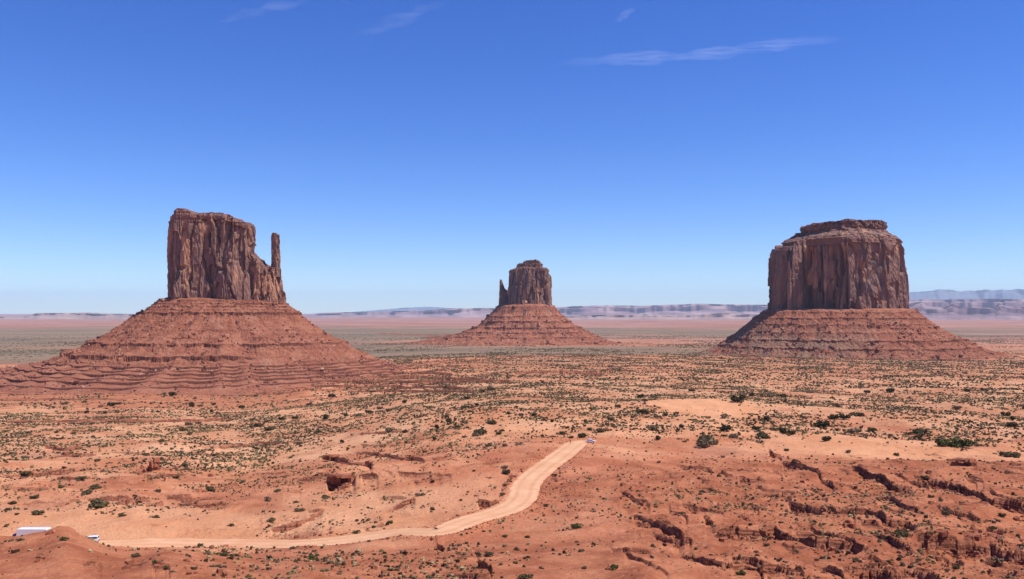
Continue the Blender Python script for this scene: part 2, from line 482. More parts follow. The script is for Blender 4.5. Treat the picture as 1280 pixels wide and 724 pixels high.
# ---- ledges
LEDGES = [  # (pixel polyline of the lip, drop in m, decay length in m)
    ([(846, 583), (885, 587), (910, 593), (960, 599)], 1.0, 9),
    ([(960, 564), (968, 569), (978, 570)], 1.6, 8),
    ([(976, 579), (1005, 582), (1022, 588), (1029, 600), (1046, 609)], 1.7, 8),
    ([(1063, 582), (1085, 591), (1107, 600), (1115, 607), (1142, 609)], 2.2, 9),
    ([(1156, 602), (1187, 606), (1217, 615), (1242, 625), (1290, 630)], 2.4, 10),
    ([(1183, 578), (1200, 577), (1222, 580)], 2.6, 8),
    ([(981, 626), (1001, 630), (1034, 637), (1085, 639), (1107, 647), (1133, 650), (1151, 659)], 1.7, 9),
    ([(880, 647), (893, 650)], 1.6, 6),
    ([(888, 666), (921, 661), (970, 663), (976, 669), (1020, 672), (1063, 677), (1085, 685), (1095, 689)], 1.9, 8),
    ([(1144, 678), (1180, 675), (1217, 679), (1242, 686), (1290, 693)], 2.0, 9),
    ([(846, 690), (881, 697), (903, 701), (932, 700), (950, 709), (987, 714), (1014, 719)], 1.0, 7),
    ([(1050, 708), (1085, 711), (1114, 714), (1144, 716), (1178, 722)], 1.8, 7),
    ([(826, 656), (840, 661), (854, 668)], 1.0, 6),
    ([(1232, 712), (1295, 719)], 1.2, 6),
    ([(774, 615), (794, 623), (814, 630)], 1.1, 7),
    ([(788, 646), (816, 652), (834, 658), (854, 668)], 0.9, 7),
    ([(408, 602), (428, 597), (446, 594)], 3.6, 9),
    ([(400, 572), (418, 573), (436, 576)], 1.7, 10),
    ([(433, 580), (450, 581), (466, 583)], 2.0, 10),
    ([(440, 565), (500, 572), (535, 577)], 1.0, 10),
    ([(54, 556), (81, 562), (103, 557)], 1.6, 12),
    ([(0, 595), (40, 593), (81, 590), (103, 588)], 1.3, 9),
    ([(337, 662), (356, 658), (377, 652), (392, 643), (406, 634)], 1.1, 7),
    ([(219, 628), (250, 630), (285, 628)], 0.8, 7),
    ([(597, 703), (606, 706), (616, 711)], 1.8, 5),
    ([(545, 679), (556, 686)], 1.5, 5),
    ([(170, 590), (186, 585), (203, 575)], 1.6, 8),
    ([(270, 560), (320, 553), (350, 552)], 1.3, 12),
    ([(480, 640), (505, 628), (520, 622)], 0.8, 7),
    ([(597, 628), (612, 630), (625, 626)], 1.6, 6),
    ([(0, 526), (150, 525), (300, 522.5)], 1.6, 25),
    ([(-40, 487), (120, 486), (250, 485.5), (390, 484)], 2.6, 22),
    ([(400, 466), (480, 465), (570, 468)], 3.5, 30),
    ([(430, 471.5), (520, 470), (610, 474)], 3.0, 25),
    ([(395, 477), (520, 476.5), (650, 478)], 3.5, 25),
    ([(380, 482), (470, 482), (590, 484.5)], 2.6, 25),
    ([(430, 489), (520, 488), (600, 490)], 2.2, 25),
    ([(-40, 491), (120, 490), (260, 491), (380, 489)], 2.4, 22),
    ([(-20, 500), (70, 498), (160, 500)], 1.6, 20),
    ([(640, 466), (700, 464), (760, 467)], 2.6, 40),
    ([(930, 447), (955, 448)], 4.0, 60),
    ([(975, 448.5), (1003, 449)], 4.0, 60),
    ([(520, 421), (600, 424), (680, 427), (770, 428)], 6.0, 150),
    ([(470, 417), (560, 419), (640, 421)], 5.0, 150),
]
# extra ledges that follow the general grain of the right-hand slopes and the left flats
for k in range(46):
    x0 = rng.uniform(760, 1260); y0 = rng.uniform(575, 722)
    if x0 < 850 and y0 < 610: continue
    L_ = rng.uniform(14, 60); sl = rng.uniform(0.0, 0.5)
    LEDGES.append(([(x0, y0), (x0 + L_ * 0.5, y0 + sl * L_ * 0.5 + rng.uniform(-2, 2)), (x0 + L_, y0 + sl * L_)], rng.uniform(0.35, 1.2), rng.uniform(4, 8)))
for k in range(60):
    x0 = rng.uniform(-20, 620); y0 = rng.uniform(540, 720)
    if 640 < y0 < 700: continue
    L_ = rng.uniform(14, 70); sl = rng.uniform(-0.25, 0.15)
    LEDGES.append(([(x0, y0), (x0 + L_ * 0.5, y0 + sl * L_ * 0.5 + rng.uniform(-2, 2)), (x0 + L_, y0 + sl * L_)], rng.uniform(0.3, 0.9), rng.uniform(5, 9)))
Z0 = Z.copy()
ROCK = np.zeros_like(Z)
lip_pts = []
world_led = []
for pl, h, L in LEDGES:
    w = [pix(*p) for p in pl]
    world_led.append((np.array([q[0] for q in w]), np.array([q[1] for q in w]), h, L))
order = np.argsort([-wl[1].mean() for wl in world_led])
for o in order:
    la, lr, h, L = world_led[o]
    s = np.argsort(la); la, lr = la[s], lr[s]
    i0, i1 = np.searchsorted(A, la[0]), np.searchsorted(A, la[-1])
    if i1 - i0 < 3: continue
    aa = A[i0:i1]
    rl = np.interp(aa, la, lr)
    arc = aa * rl.mean()
    sc = max(0.6, rl.mean() / 330.0)
    jag = 2.2 * perlin(arc / (14 * sc), 0 * arc, o + 3)
    blk = _RV[hsh(np.floor(arc / (2.6 * sc) + 0.7 * perlin(arc / 5, 0 * arc, 8)).astype(np.int64), np.full(arc.shape, int(o)), 5)]
    blk2 = _RV[hsh(np.floor(arc / (0.9 * sc)).astype(np.int64), np.full(arc.shape, int(o)), 9)]
    rl = rl + (1.3 * jag + 2.0 * (blk - 0.5) + 0.25 * (blk2 - 0.5)) * sc * min(1.0, h / 1.2)
    tt = (aa - aa[0]) / (aa[-1] - aa[0])
    env = smooth(0, 0.08, tt) * smooth(1, 0.92, tt)
    vary = np.clip(0.95 + 0.6 * perlin(arc / (9 * sc), 0 * arc + 4, o + 40) + 0.12 * (blk2 - 0.5) + 0.4 * (blk - 0.5), 0.25, 1.6)
    hh = 1.0 * h * env * vary
    dr = rl[:, None] - R[None, :]
    g = Z[i0:i1]
    foot = np.exp(-np.maximum(dr, 0) / (1.4 * L))
    drop = np.where(dr > 0, -hh[:, None] * foot, hh[:, None] * 0.4 * np.exp(np.minimum(dr, 0) / (1.1 * L)))
    # two-bench look: part of the drop happens a little further down
    sec = (dr > 0) & (dr < (0.9 + 0.9 * perlin(arc / (4 * sc), 0 * arc + 2, o + 60))[:, None] * sc)
    drop = np.where(sec, drop * (0.45 + 0.2 * blk[:, None]), drop)
    g += drop
    cell = np.gradient(R)[None, :]
    ROCK[i0:i1] = np.maximum(ROCK[i0:i1], np.where((dr > -cell * 1.2) & (dr < 2.4 * sc), np.minimum(hh[:, None] / 0.7, 1), 0))
    for k in range(0, len(aa), 2):
        lip_pts.append((aa[k], rl[k], hh[k], L))

# ---- terracing of rocky ground
zone_rock = np.maximum(smooth(700, 860, PX) * smooth(340, 300, D), smooth(-0.05, 0.3, fbm(X, Y, 70, 3, 61)) * smooth(620, 380, D)) * smooth(130, 150, D)
step = 1.35
zt = (Z + 2.6 * fbm(X, Y, 48, 5, 71, 0.55)) / step
fr = zt - np.floor(zt)
rightz = smooth(760, 900, PX) * smooth(345, 325, D)
lowp = 0.45 - 0.2 * rightz
fr2 = np.where(fr < 0.88, fr * lowp / 0.88, lowp + (fr - 0.88) / 0.12 * (1 - lowp))
tmask = zone_rock * (1 - back) * np.clip(0.25 + 0.3 * rightz + fbm(X, Y, 25, 2, 77), 0, 0.75 + 0.25 * rightz)
Z += (fr2 - fr) * step * tmask
ROCK = np.maximum(ROCK, np.where(fr > 0.88, tmask * 1.1, 0))
# fine relief, each octave only where the sheet can carry it
for lam, amp, far_r in ((16, 0.55, 1500), (7, 0.28, 900), (3.2, 0.16, 600), (1.6, 0.10, 420)):
    rough_here = 0.35 + 0.9 * zone_rock + 0.25 * (ROCK > 0.2)
    Z += amp * perlin(X / lam, Y / lam, int(lam * 10)) * smooth(far_r, far_r * 0.5, RR) * nearmask * rough_here

# ---- cut the road in
zr = Z[sel]; dd = ROADD[sel]
w = smooth(3.2, 0.3, dd)
berm = 0.25 * np.exp(-((dd - 1.1) / 0.7) ** 2)
Z[sel] = zr * (1 - w) + (bz - 0.12) * w + berm
road_clear = ROADD < 1.5

# ---- zone masks
SLOPE = np.abs(np.gradient(Z, axis=1) / np.gradient(R)[None, :])
ROCK = np.maximum(ROCK, smooth(0.75, 1.5, SLOPE) * smooth(1500, 1100, RR) * smooth(120, 140, RR))
ROCK *= ~road_clear
n40 = fbm(X, Y, 40, 4, 81)
RED = smooth(-0.1, 0.25, 0.35 * n40 + np.maximum.reduce([
    smooth(690, 850, PX + 40 * n40) * smooth(350, 325, D + 14 * n40) - 0.1,
    smooth(230, 205, D + 6 * n40) * 0.5 - 0.12,
    0.5 * smooth(820, 900, D) * smooth(1500, 1200, D) * smooth(430, 330, PX) - 0.05]))
def ell(px, py, rx, ry, soft=0.35):
    # patch of ground, metres, round the point seen at a photo pixel
    a, r, z = pix(px, py)
    bx, by = r * math.sin(a), r * math.cos(a)
    q = np.hypot((X - bx) / rx, (Y - by) / ry) + 0.35 * fbm(X, Y, 22, 4, 91)
    return smooth(1 + soft, 1 - soft, q)
SAND = np.maximum.reduce([ell(882, 507, 34, 46, 0.12), ell(1090, 560, 46, 40) * 0.7, ell(1010, 558, 34, 22) * 0.4,
                          ell(220, 655, 60, 22) * 0.55, ell(560, 640, 20, 18) * 0.4, ell(940, 535, 22, 40) * 0.35, ell(640, 540, 30, 20) * 0.5])
EAST_APRON = ell(640, 429, 520, 420, 0.5)
RED = np.maximum(RED, 0.6 * EAST_APRON)
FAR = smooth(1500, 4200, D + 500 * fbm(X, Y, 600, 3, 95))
VEG = np.clip(np.maximum.reduce([
    smooth(860, 1150, D + 120 * n40) * smooth(1750, 1450, D + 140 * n40) * smooth(560, 640, PX),
    0.75 * smooth(440, 600, D) * smooth(1500, 900, D) * smooth(520, 620, PX),
    0.4 * smooth(430, 560, D) * smooth(900, 760, D)]) + 0.3 * fbm(X, Y, 160, 3, 97) * smooth(400, 600, D), 0, 1)
VEG *= smooth(2600, 1700, D) * (1 - SAND)
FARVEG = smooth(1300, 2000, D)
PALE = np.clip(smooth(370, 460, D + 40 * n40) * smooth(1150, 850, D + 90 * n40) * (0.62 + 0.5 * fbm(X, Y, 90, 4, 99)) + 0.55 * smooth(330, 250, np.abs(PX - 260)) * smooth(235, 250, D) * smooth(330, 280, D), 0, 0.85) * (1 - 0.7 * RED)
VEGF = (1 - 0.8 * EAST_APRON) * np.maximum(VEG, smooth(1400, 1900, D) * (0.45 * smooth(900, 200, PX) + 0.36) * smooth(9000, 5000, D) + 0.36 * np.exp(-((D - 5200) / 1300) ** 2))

def zat(x, y):
    """height of the finished sheet"""
    x = np.asarray(x, float); y = np.asarray(y, float)
    a = np.arctan2(x, y); r = np.hypot(x, y)
    i = np.clip(np.searchsorted(A, a) - 1, 0, NA - 2); j = np.clip(np.searchsorted(R, r) - 1, 0, NR - 2)
    ta = np.clip((a - A[i]) / (A[i + 1] - A[i]), 0, 1); tr = np.clip((r - R[j]) / (R[j + 1] - R[j]), 0, 1)
    return ((Z[i, j] * (1 - tr) + Z[i, j + 1] * tr) * (1 - ta) + (Z[i + 1, j] * (1 - tr) + Z[i + 1, j + 1] * tr) * ta)
def gat(G, x, y):
    a = np.arctan2(x, y); r = np.hypot(x, y)
    return G[np.clip(np.searchsorted(A, a), 0, NA - 1), np.clip(np.searchsorted(R, r), 0, NR - 1)]
def pixw(px, py):
    a, r, z = pix(px, py)
    x, y = r * math.sin(a), r * math.cos(a)
    return x, y, float(zat(x, y))

verts = np.stack([X, Y, Z], -1).reshape(-1, 3)
verts = np.vstack([verts, [[0, 0, 108.3]]])
fq = quads(NA, NR, wrap=True)[:, ::-1]
ii = np.arange(NA)
ft = np.stack([np.full(NA, NA * NR), ((ii + 1) % NA) * NR, ii * NR], 1)
ap = lambda G: np.append(np.asarray(G, np.float32).ravel(), 0)
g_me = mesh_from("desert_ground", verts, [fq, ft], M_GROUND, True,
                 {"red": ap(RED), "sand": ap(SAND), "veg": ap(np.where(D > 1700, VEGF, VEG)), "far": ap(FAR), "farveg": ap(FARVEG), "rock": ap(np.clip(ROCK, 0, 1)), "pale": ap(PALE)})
link("desert_ground", g_me, kind="structure", label="rolling orange red desert floor with rock ledges and scrub")

# ---- dirt road sheet
t = NT("graded dirt")
c = t.mix(t.ramp(t.noise(0.15, 6, seed=2), 0.35, 0.65), (0.63, 0.335, 0.18), (0.70, 0.395, 0.225))
c = t.mix(t.ramp(t.noise(0.05, 5, seed=9), 0.5, 0.68, 0, 0.6), c, (0.60, 0.27, 0.13))
c = t.mix(t.math('MULTIPLY', t.attr("rut"), t.ramp(t.noise(0.25, 4, seed=5), 0.3, 0.7, 0.35, 1.0)), c, (0.56, 0.27, 0.135))
t.bump(t.noise(0.8, 6, seed=3), 0.4, 0.3)
M_ROAD = t.base(c)
tan = np.gradient(road[:, :2], axis=0); tan /= np.linalg.norm(tan, axis=1)[:, None]
nor = np.stack([-tan[:, 1], tan[:, 0]], 1)
W = np.linspace(-1, 1, 25)
edge = 0.8 * perlin(S / 5, 0 * S + 3, 5) + 0.7 * perlin(S / 1.7, 0 * S + 9, 6)
rv, rut = [], []
for wv in W:
    off = wv * (HALF + 0.3) + np.sign(wv) * (abs(wv) ** 4) * edge
    zz = road[:, 2] + 0.05 * (1 - wv * wv) - 0.02 - 0.16 * (abs(wv) > 0.98)
    rv.append(np.stack([road[:, 0] + nor[:, 0] * off, road[:, 1] + nor[:, 1] * off, zz], 1))
    rut.append(np.full(len(S), np.exp(-((abs(abs(wv) - 0.42)) / 0.13) ** 2) + np.exp(-((abs(wv) - 0.95) / 0.1) ** 2)))
rv = np.stack(rv, 0).reshape(-1, 3)
link("dirt_road", mesh_from("dirt_road", rv, quads(len(W), len(S))[:, ::-1], M_ROAD, True, {"rut": np.clip(np.concatenate(rut), 0, 1)}),
     kind="structure", label="pale graded dirt road curving across the red desert")

# ------------------------------------------------------------------ buttes
def wall(name, foot, z0, top, parent, seed, inset=lambda nx, ny, t: 6 * t, amp=3.0, colw=11.0, colh=60.0, NS=760, NH=220,
         base_strata=0.12, rim=0.05, pillars=None, mat=None, corner=9, fresh=0.12, flat_cap=2.0, label=None, round_top=2.0):
    """sandstone wall: closed plan outline raised to a skyline top(x); slabs, cracks and strata come out of the surface"""
    foot = np.array(foot, float)
    if np.sum(foot[:, 0] * np.roll(foot[:, 1], -1) - np.roll(foot[:, 0], -1) * foot[:, 1]) < 0:
        foot = foot[::-1]
    k = np.argmax(foot[:, 1])                      # seam at the back
    foot = np.roll(foot, -k, axis=0)
    cl = np.vstack([foot, foot[:1]])
    sg = np.concatenate([[0], np.cumsum(np.hypot(*np.diff(cl, axis=0).T))])
    s = np.linspace(0, sg[-1], NS, endpoint=False)
    p = np.stack([np.interp(s, sg, cl[:, i]) for i in (0, 1)], 1)
    n = max(3, int(corner / (sg[-1] / NS)) | 1)
    ker = np.hanning(n + 2)[1:-1]; ker /= ker.sum()
    def csm(v): return np.convolve(np.concatenate([v[-n:], v, v[:n]]), ker, mode='same')[n:-n]
    p = np.stack([csm(p[:, 0]), csm(p[:, 1])], 1)
    tg = np.roll(p, -1, 0) - np.roll(p, 1, 0); tg /= np.linalg.norm(tg, axis=1)[:, None]
    nm = np.stack([tg[:, 1], -tg[:, 0]], 1)        # outward for CCW
    th = np.linspace(0, 1, NH)
    Sg, T = np.meshgrid(s, th, indexing='ij')
    ztop = top(p[:, 0])[:, None]
    ztop = ztop + 1.0 * perlin(s / 7.0, 0 * s, seed + 5)[:, None] + 0.8 * (cells(s / 9.0, 0 * s, seed + 3)[0][:, None] - 0.5) * flat_cap
    H = (ztop - z0)
    zz = z0 + T * H
    warp = 0.16 * fbm(Sg, zz, colh * 0.5, 4, seed)
    a1, b1, e1 = cells(Sg / (colw * 2.4) + warp, zz / (colh * 1.9) + 0.3 * warp, seed + 1, True)
    a2, b2, e2 = cells(Sg / colw + 1.2 * warp, zz / colh, seed + 2, True)
    a3, b3, e3 = cells(Sg / (colw * 0.42) + 1.5 * warp, zz / (colh * 0.32), seed + 3, True)
    disp = amp * (1.6 * (a1 - 0.5) + 1.15 * (a2 - 0.5) + 0.6 * (a3 - 0.5))
    disp -= amp * 1.5 * np.exp(-(e1 / 0.06) ** 2) * np.clip(0.5 + 1.5 * perlin(Sg / 20, zz / 35, seed + 41), 0, 1) + amp * 0.7 * np.exp(-(e2 / 0.08) ** 2) * np.clip(0.4 + 1.5 * perlin(Sg / 14, zz / 25, seed + 42), 0, 1)
    disp -= amp * np.where((b2 > 0.80) & (T < 0.93), 1.2, 0) + amp * np.where((b3 > 0.86) & (T < 0.93), 1.0, 0)
    disp += amp * 0.5 * fbm(Sg, zz / 3.0, colw * 2.2, 4, seed + 9)
    disp += amp * 0.22 * perlin(Sg / 2.4, zz / 9.0, seed + 20)
    if pillars: disp += pillars(p[:, 0][:, None], nm[:, 0][:, None], T) * (-0.55 + 1.1 * (cells(s / 24.0, 0 * s, seed + 77)[0][:, None] - 0.5) + 1.2 * perlin(Sg / 19, zz / 150, seed + 78)) - pillars(p[:, 0][:, None], nm[:, 0][:, None], T) * np.exp(-(cells(Sg / 26.0 + 0.4 * warp, 0 * Sg, seed + 79)[2] / 0.12) ** 2)
    st = smooth(base_strata, base_strata * 0.75, T + 0.02 * perlin(Sg / 25, 0 * Sg, seed + 8))
    lev = zz / 3.4 + 0.3 * perlin(Sg / 18, 0 * Sg, seed)
    lay = _RV[hsh(np.floor(lev).astype(np.int64), np.zeros(Sg.shape, np.int64), seed + 30)]
    blocks = cells(Sg / 3.5, lev, seed + 31)[0]
    disp = disp * (1 - 0.65 * st) + st * (2.4 * (lay - 0.35) + 1.2 * (blocks - 0.5) + 2.0 * (1 - T / max(base_strata, 1e-3)))
    if rim > 0:
        rm = smooth(1 - rim * 1.4, 1 - rim, T + 0.012 * perlin(Sg / 20, 0 * Sg, seed + 12))
        disp += rm * (1.8 * (lay - 0.5) + 1.0 * (blocks - 0.5)) - round_top * smooth(1 - rim * 0.5, 1.0, T)
        st = np.maximum(st, rm)
    ins = inset(nm[:, 0][:, None], nm[:, 1][:, None], T)
    o = disp - ins
    vx = p[:, 0][:, None] + nm[:, 0][:, None] * o
    vy = p[:, 1][:, None] + nm[:, 1][:, None] * o
    fr_ = np.where((a2 * 0.5 + a1 * 0.5 < 0.30) & (b3 < 0.5), smooth(0.0, 0.12, e3), 0) * np.clip(0.55 + 1.3 * perlin(Sg / 30, zz / 40, seed + 50), 0, 1)
    fr_ = np.maximum(fr_, np.where(b2 < 0.7 * fresh, 0.75, 0))
    fr_ = np.maximum(fr_, np.where((b3 < fresh * 0.8), 0.6, 0)) * (1 - 0.6 * st)
    v = np.stack([vx, vy, zz], -1)
    # cap: rings closing on the middle
    c = v[:, -1, :].mean(0)
    rings = []
    for q in np.linspace(0.06, 0.97, 9):
        rr_ = v[:, -1, :] * (1 - q) + c * q
        rr_[:, 2] = v[:, -1, 2] * (1 - q) + c[2] * q + flat_cap * 0.5 * smooth(0, 0.2, q) * perlin(rr_[:, 0] / 9, rr_[:, 1] / 9, seed + 70) 
        rings.append(rr_)
    allv = np.concatenate([v, np.stack(rings, 1)], 1)
    m = allv.shape[1]
    vv = allv.reshape(-1, 3)
    fa = np.pad(fr_, ((0, 0), (0, 9))).ravel(); sa = np.pad(st, ((0, 0), (0, 9)), constant_values=0.5).ravel()
    vv = np.vstack([vv, [c]])
    ii = np.arange(NS)
    tri = np.stack([ii * m + m - 1, ((ii + 1) % NS) * m + m - 1, np.full(NS, NS * m)], 1)
    me = mesh_from(name, vv, [quads(NS, m, wrap=True), tri], mat or M_CLIFF, False,
                   {"fresh": np.append(fa, 0), "strata": np.append(sa, 0)})
    return link(name, me, parent, label=label)

def rock_verts(kind_rng, flat=0.7):
    """lumpy angular block: jittered box-ish solid"""
    base = np.array([(x, y, z) for x in (-1, 1) for y in (-1, 1) for z in (-1, 1)], float)
    f = np.array([(0, 1, 3, 2), (4, 6, 7, 5), (0, 4, 5, 1), (2, 3, 7, 6), (0, 2, 6, 4), (1, 5, 7, 3)])
    return base, f

def scatter_blocks(P3, size, cols, seed, squash=0.65):
    """many angular blocks in one mesh (for uncountable rubble)"""
    g = np.random.default_rng(seed)
    n = len(P3)
    b, f = rock_verts(g)
    V = b[None] * 0.5 * (1 + 0.5 * (g.random((n, 8, 3)) - 0.5))
    V[:, :, 2] *= squash
    V[:, b[:, 2] > 0, :2] *= (0.55 + 0.4 * g.random((n, 1, 1)))
    V *= np.asarray(size)[:, None, None] * (0.7 + 0.6 * g.random((n, 1, 3)))
    an = g.random(n) * 6.283
    tl = (g.random(n) - 0.5) * 0.7
    c, s = np.cos(an)[:, None], np.sin(an)[:, None]
    x, y, z = V[..., 0].copy(), V[..., 1].copy(), V[..., 2].copy()
    x, z = x * np.cos(tl)[:, None] + z * np.sin(tl)[:, None], -x * np.sin(tl)[:, None] + z * np.cos(tl)[:, None]
    V = np.stack([x * c - y * s, x * s + y * c, z], -1) + P3[:, None, :]
    V[:, :, 2] += (np.asarray(size) * squash * 0.22)[:, None]
    Fq = (f[None] + (np.arange(n) * 8)[:, None, None]).reshape(-1, 4)
    tint = np.repeat(cols, 8, axis=0)
    return V.reshape(-1, 3), Fq, tint

def env0(TH, rg):
    return smooth(rg[0], rg[0] - 0.25, np.cos(TH)) if rg[0] < 1 else 1.0

def talus(name, parent, a, b, ys, left, right, scale, seed, ledges, tilt=0.0, gully=1.0, NT_=1100, NM=640, veg_left=0.0, zc=CAMZ, calm_low=False):
    """apron of debris: rings at given heights, with hard bands standing out as steps"""
    zl = zc - scale * (np.array(ys, float) - 390)
    L_ = np.array(left, float) * scale; R_ = np.array(right, float) * scale
    th = np.linspace(0, 2 * np.pi, NT_, endpoint=False)
    _m = 0.5 * (L_ + R_); _d = np.concatenate([[0], np.cumsum(np.maximum(np.diff(_m), 2.0))]); _d /= _d[-1]
    u = np.interp(np.linspace(0, 1, NM), _d, np.linspace(0, 1, len(_d)))
    TH, U = np.meshgrid(th, u, indexing='ij')
    r0 = a * b / np.sqrt((b * np.cos(TH)) ** 2 + (a * np.sin(TH)) ** 2)
    w = smooth(-0.9, 0.9, np.cos(TH))
    offL = np.interp(U, np.linspace(0, 1, len(L_)), L_); offR = np.interp(U, np.linspace(0, 1, len(R_)), R_)
    # param by level index, made even in ground distance
    k = np.interp(u, np.linspace(0, 1, 200), np.linspace(0, 1, 200))
    off = offL * (1 - w) + offR * w
    front = smooth(0.5, 1.0, np.abs(np.sin(TH)))
    z = np.interp(U, np.linspace(0, 1, len(zl)), zl)
    r = r0 - 10 + (off + 10 * smooth(0, 0.04, U)) 
    lobes = 1 + (0.07 * perlin(3.1 * np.cos(TH) + 5, 3.1 * np.sin(TH), seed) + 0.05 * perlin(9 * np.cos(TH), 9 * np.sin(TH), seed + 1)) * smooth(0.02, 0.3, U) * ((0.12 + 0.88 * smooth(0.80, 0.62, U)) if calm_low else 1.0)
    r = r0 - 10 + (r - r0 + 10) * lobes
    x, y = r * np.cos(TH), r * np.sin(TH)
    z = z - tilt * (x / a) * np.exp(-off / (0.8 * a))
    sarc = TH * (r0.mean() + 0.5 * off.max())
    z_s = z.copy()
    # gullies running downslope
    gl = np.abs(perlin(sarc / 26 + 0.6 * perlin(sarc / 60, off / 60, seed + 4), off / 120, seed + 3)) 
    gl2 = np.abs(perlin(sarc / 9, off / 70, seed + 6))
    z = z + gully * (2.2 * (gl - 0.3) + 0.5 * (gl2 - 0.3)) * smooth(0.0, 0.12, U) * smooth(1.0, 0.75, U)
    z = z + gully * (3.2 * fbm(x, y, 30, 6, seed + 10, 0.62) + 0.8 * perlin(x / 4.0, y / 4.0, seed + 15) + 1.6 * (cells(x / 9.0, y / 9.0, seed + 16)[0] - 0.5) * smooth(0.1, 0.5, fbm(x, y, 50, 2, seed + 17))) * smooth(0, 0.05, U)
    calm = smooth(zc - scale * 64, zc - scale * 58, z_s) if calm_low else 1.0
    z = z_s + (z - z_s) * (0.07 + 0.93 * calm)
    zs = z.copy()
    rock = np.zeros_like(z)
    for i, (yk, hs, Lk, thr, *rg) in enumerate(ledges):
        zk = zc - scale * (yk - 390)
        wf = rg[1] if len(rg) > 1 else 1.0
        wob = wf * (1.8 * perlin(sarc / 60, 0 * sarc + i, seed + 30 + i) + 1.2 * perlin(sarc / 14, 0 * sarc + i, seed + 35 + i) + 1.3 * (cells(sarc / 7.0, 0 * sarc + 3.3 * i, seed + 60 + i)[0] - 0.5))
        tt = zs - zk - wob
        vis = np.clip((perlin(sarc / 75, 0 * sarc + 7 * i, seed + 80 + i) * 1.3 + thr) * 2.0, 0, 1) * (0.45 + 0.8 * cells(sarc / 12.0, 0 * sarc + i, seed + 90)[0])
        if rg: vis = np.clip(0.75 + 0.9 * perlin(sarc / 30, 0 * sarc + 2, seed + 93), 0.1, 1.0) * env0(TH, rg)
        env = env0(TH, rg) if rg else 1.0
        z = z + env * hs * np.where(tt > 0, np.exp(-np.maximum(tt, 0) / Lk), (1 - np.clip(vis, 0, 1)) * np.exp(np.minimum(tt, 0) / (1.3 * hs)))
        slope_h = hs * np.clip(vis, 0, 1)
        rock = np.maximum(rock, np.where((tt > -2.0) & (tt < 2.2), np.clip(slope_h / 2.0, 0, 1), 0))
    dz = np.abs(np.gradient(z, axis=1)) / np.maximum(np.abs(np.gradient(r, axis=1)), 0.05)
    rock = np.clip(np.maximum(rock * smooth(0.8, 1.6, dz), smooth(1.3, 2.2, dz)), 0, 1)
    rock *= smooth(0.0, 0.03, U)
    veg = veg_left * smooth(0.2, -0.6, np.cos(TH)) * smooth(0.1, 0.5, U) * np.clip(0.6 + fbm(x, y, 60, 3, seed + 33), 0, 1)
    v = np.stack([x, y, z], -1).reshape(-1, 3)
    me = mesh_from(name, v, quads(NT_, NM, wrap=True)[:, ::-1], M_TALUS, False, {"rock": rock.ravel(), "veg": np.clip(veg, 0, 1).ravel()})
    o = link(name, me, parent)
    # loose boulders on the apron
    g = np.random.default_rng(seed)
    n = 15000
    it = g.integers(0, NT_, n); iu = (NM * np.clip(g.beta(1.5, 1.4, n), 0.02, 0.97)).astype(int)
    dens = np.clip(0.45 + perlin(x[it, iu] / 45, y[it, iu] / 45, seed + 44) * 1.4, 0, 1)
    keep = (g.random(n) < dens) & (np.sin(th[it]) < 0.35)
    it, iu = it[keep], iu[keep]
    sz = 1.15 * min(scale, 1.7) * (0.6 + g.pareto(2.6, len(it)))
    sz = np.clip(sz, 0.8, 3.6 * scale)
    P3 = np.stack([x[it, iu], y[it, iu], z[it, iu]], 1)
    tc = np.array([(0.42, 0.17, 0.10), (0.28, 0.11, 0.07), (0.58, 0.33, 0.21), (0.18, 0.08, 0.055)])[g.choice(4, len(it), p=[.47, .28, .09, .16])]
    vb, fb, cb = scatter_blocks(P3, sz, tc, seed)
    link("fallen_rubble", mesh_from("fallen_rubble", vb, fb, M_ROCK, False, {"tint": cb}), parent, kind="stuff")
    return o

def butte_root(name, px, d, label):
    e = bpy.data.objects.new(name, None)
    COL.objects.link(e)
    e.location = ((px - 640) / F * d, d, 0)
    e.empty_display_size = 20
    tag(e, label, "butte")
    return e

def skyline(px0, d, table, zadd=0.0):
    """height of a skyline given as photo pixels, for x measured from the butte's centre"""
    tb = np.array(table, float)
    m = d / F
    return lambda x: np.interp(x, (tb[:, 0] - px0) * m, CAMZ - (tb[:, 1] - 390) * m + zadd)

def plan(px0, d, pts_):
    return [((p - px0) * d / F, q) for p, q in pts_]

# --- the left butte with a thumb
d1, c1 = 1400.0, 284.0
west = butte_root("mitten_butte", c1, d1, "tall flat-topped red butte at left with a thin rock thumb on its right shoulder")
wall("cliff_block", plan(c1, d1, [(211.5, 14), (213, -20), (228, -40), (262, -34), (300, -44), (318, -34), (322, -6), (318, 34), (285, 52), (235, 50)]), 110,
     skyline(c1, d1, [(205, 282), (209.5, 281), (211.5, 274), (214, 270), (220, 268), (226, 264.4), (233, 263), (240, 264), (246, 266.5), (249, 269), (255, 269.3), (262, 268), (270, 267.6), (280, 268.3), (290, 270), (297, 273.5), (305, 276), (311, 277.5), (314, 280), (330, 286)]),
     west, 101, inset=lambda nx, ny, t: np.where(nx > 0.3, 9.5 * smooth(0.1, 1.0, t) * np.minimum(1, nx * 1.3), 0) + np.where(nx < -0.3, 1.0 * t, 0) + 5.0 * t * np.maximum(-ny, 0),
     amp=4.2, colw=17, colh=80, base_strata=0.13, rim=0.09)
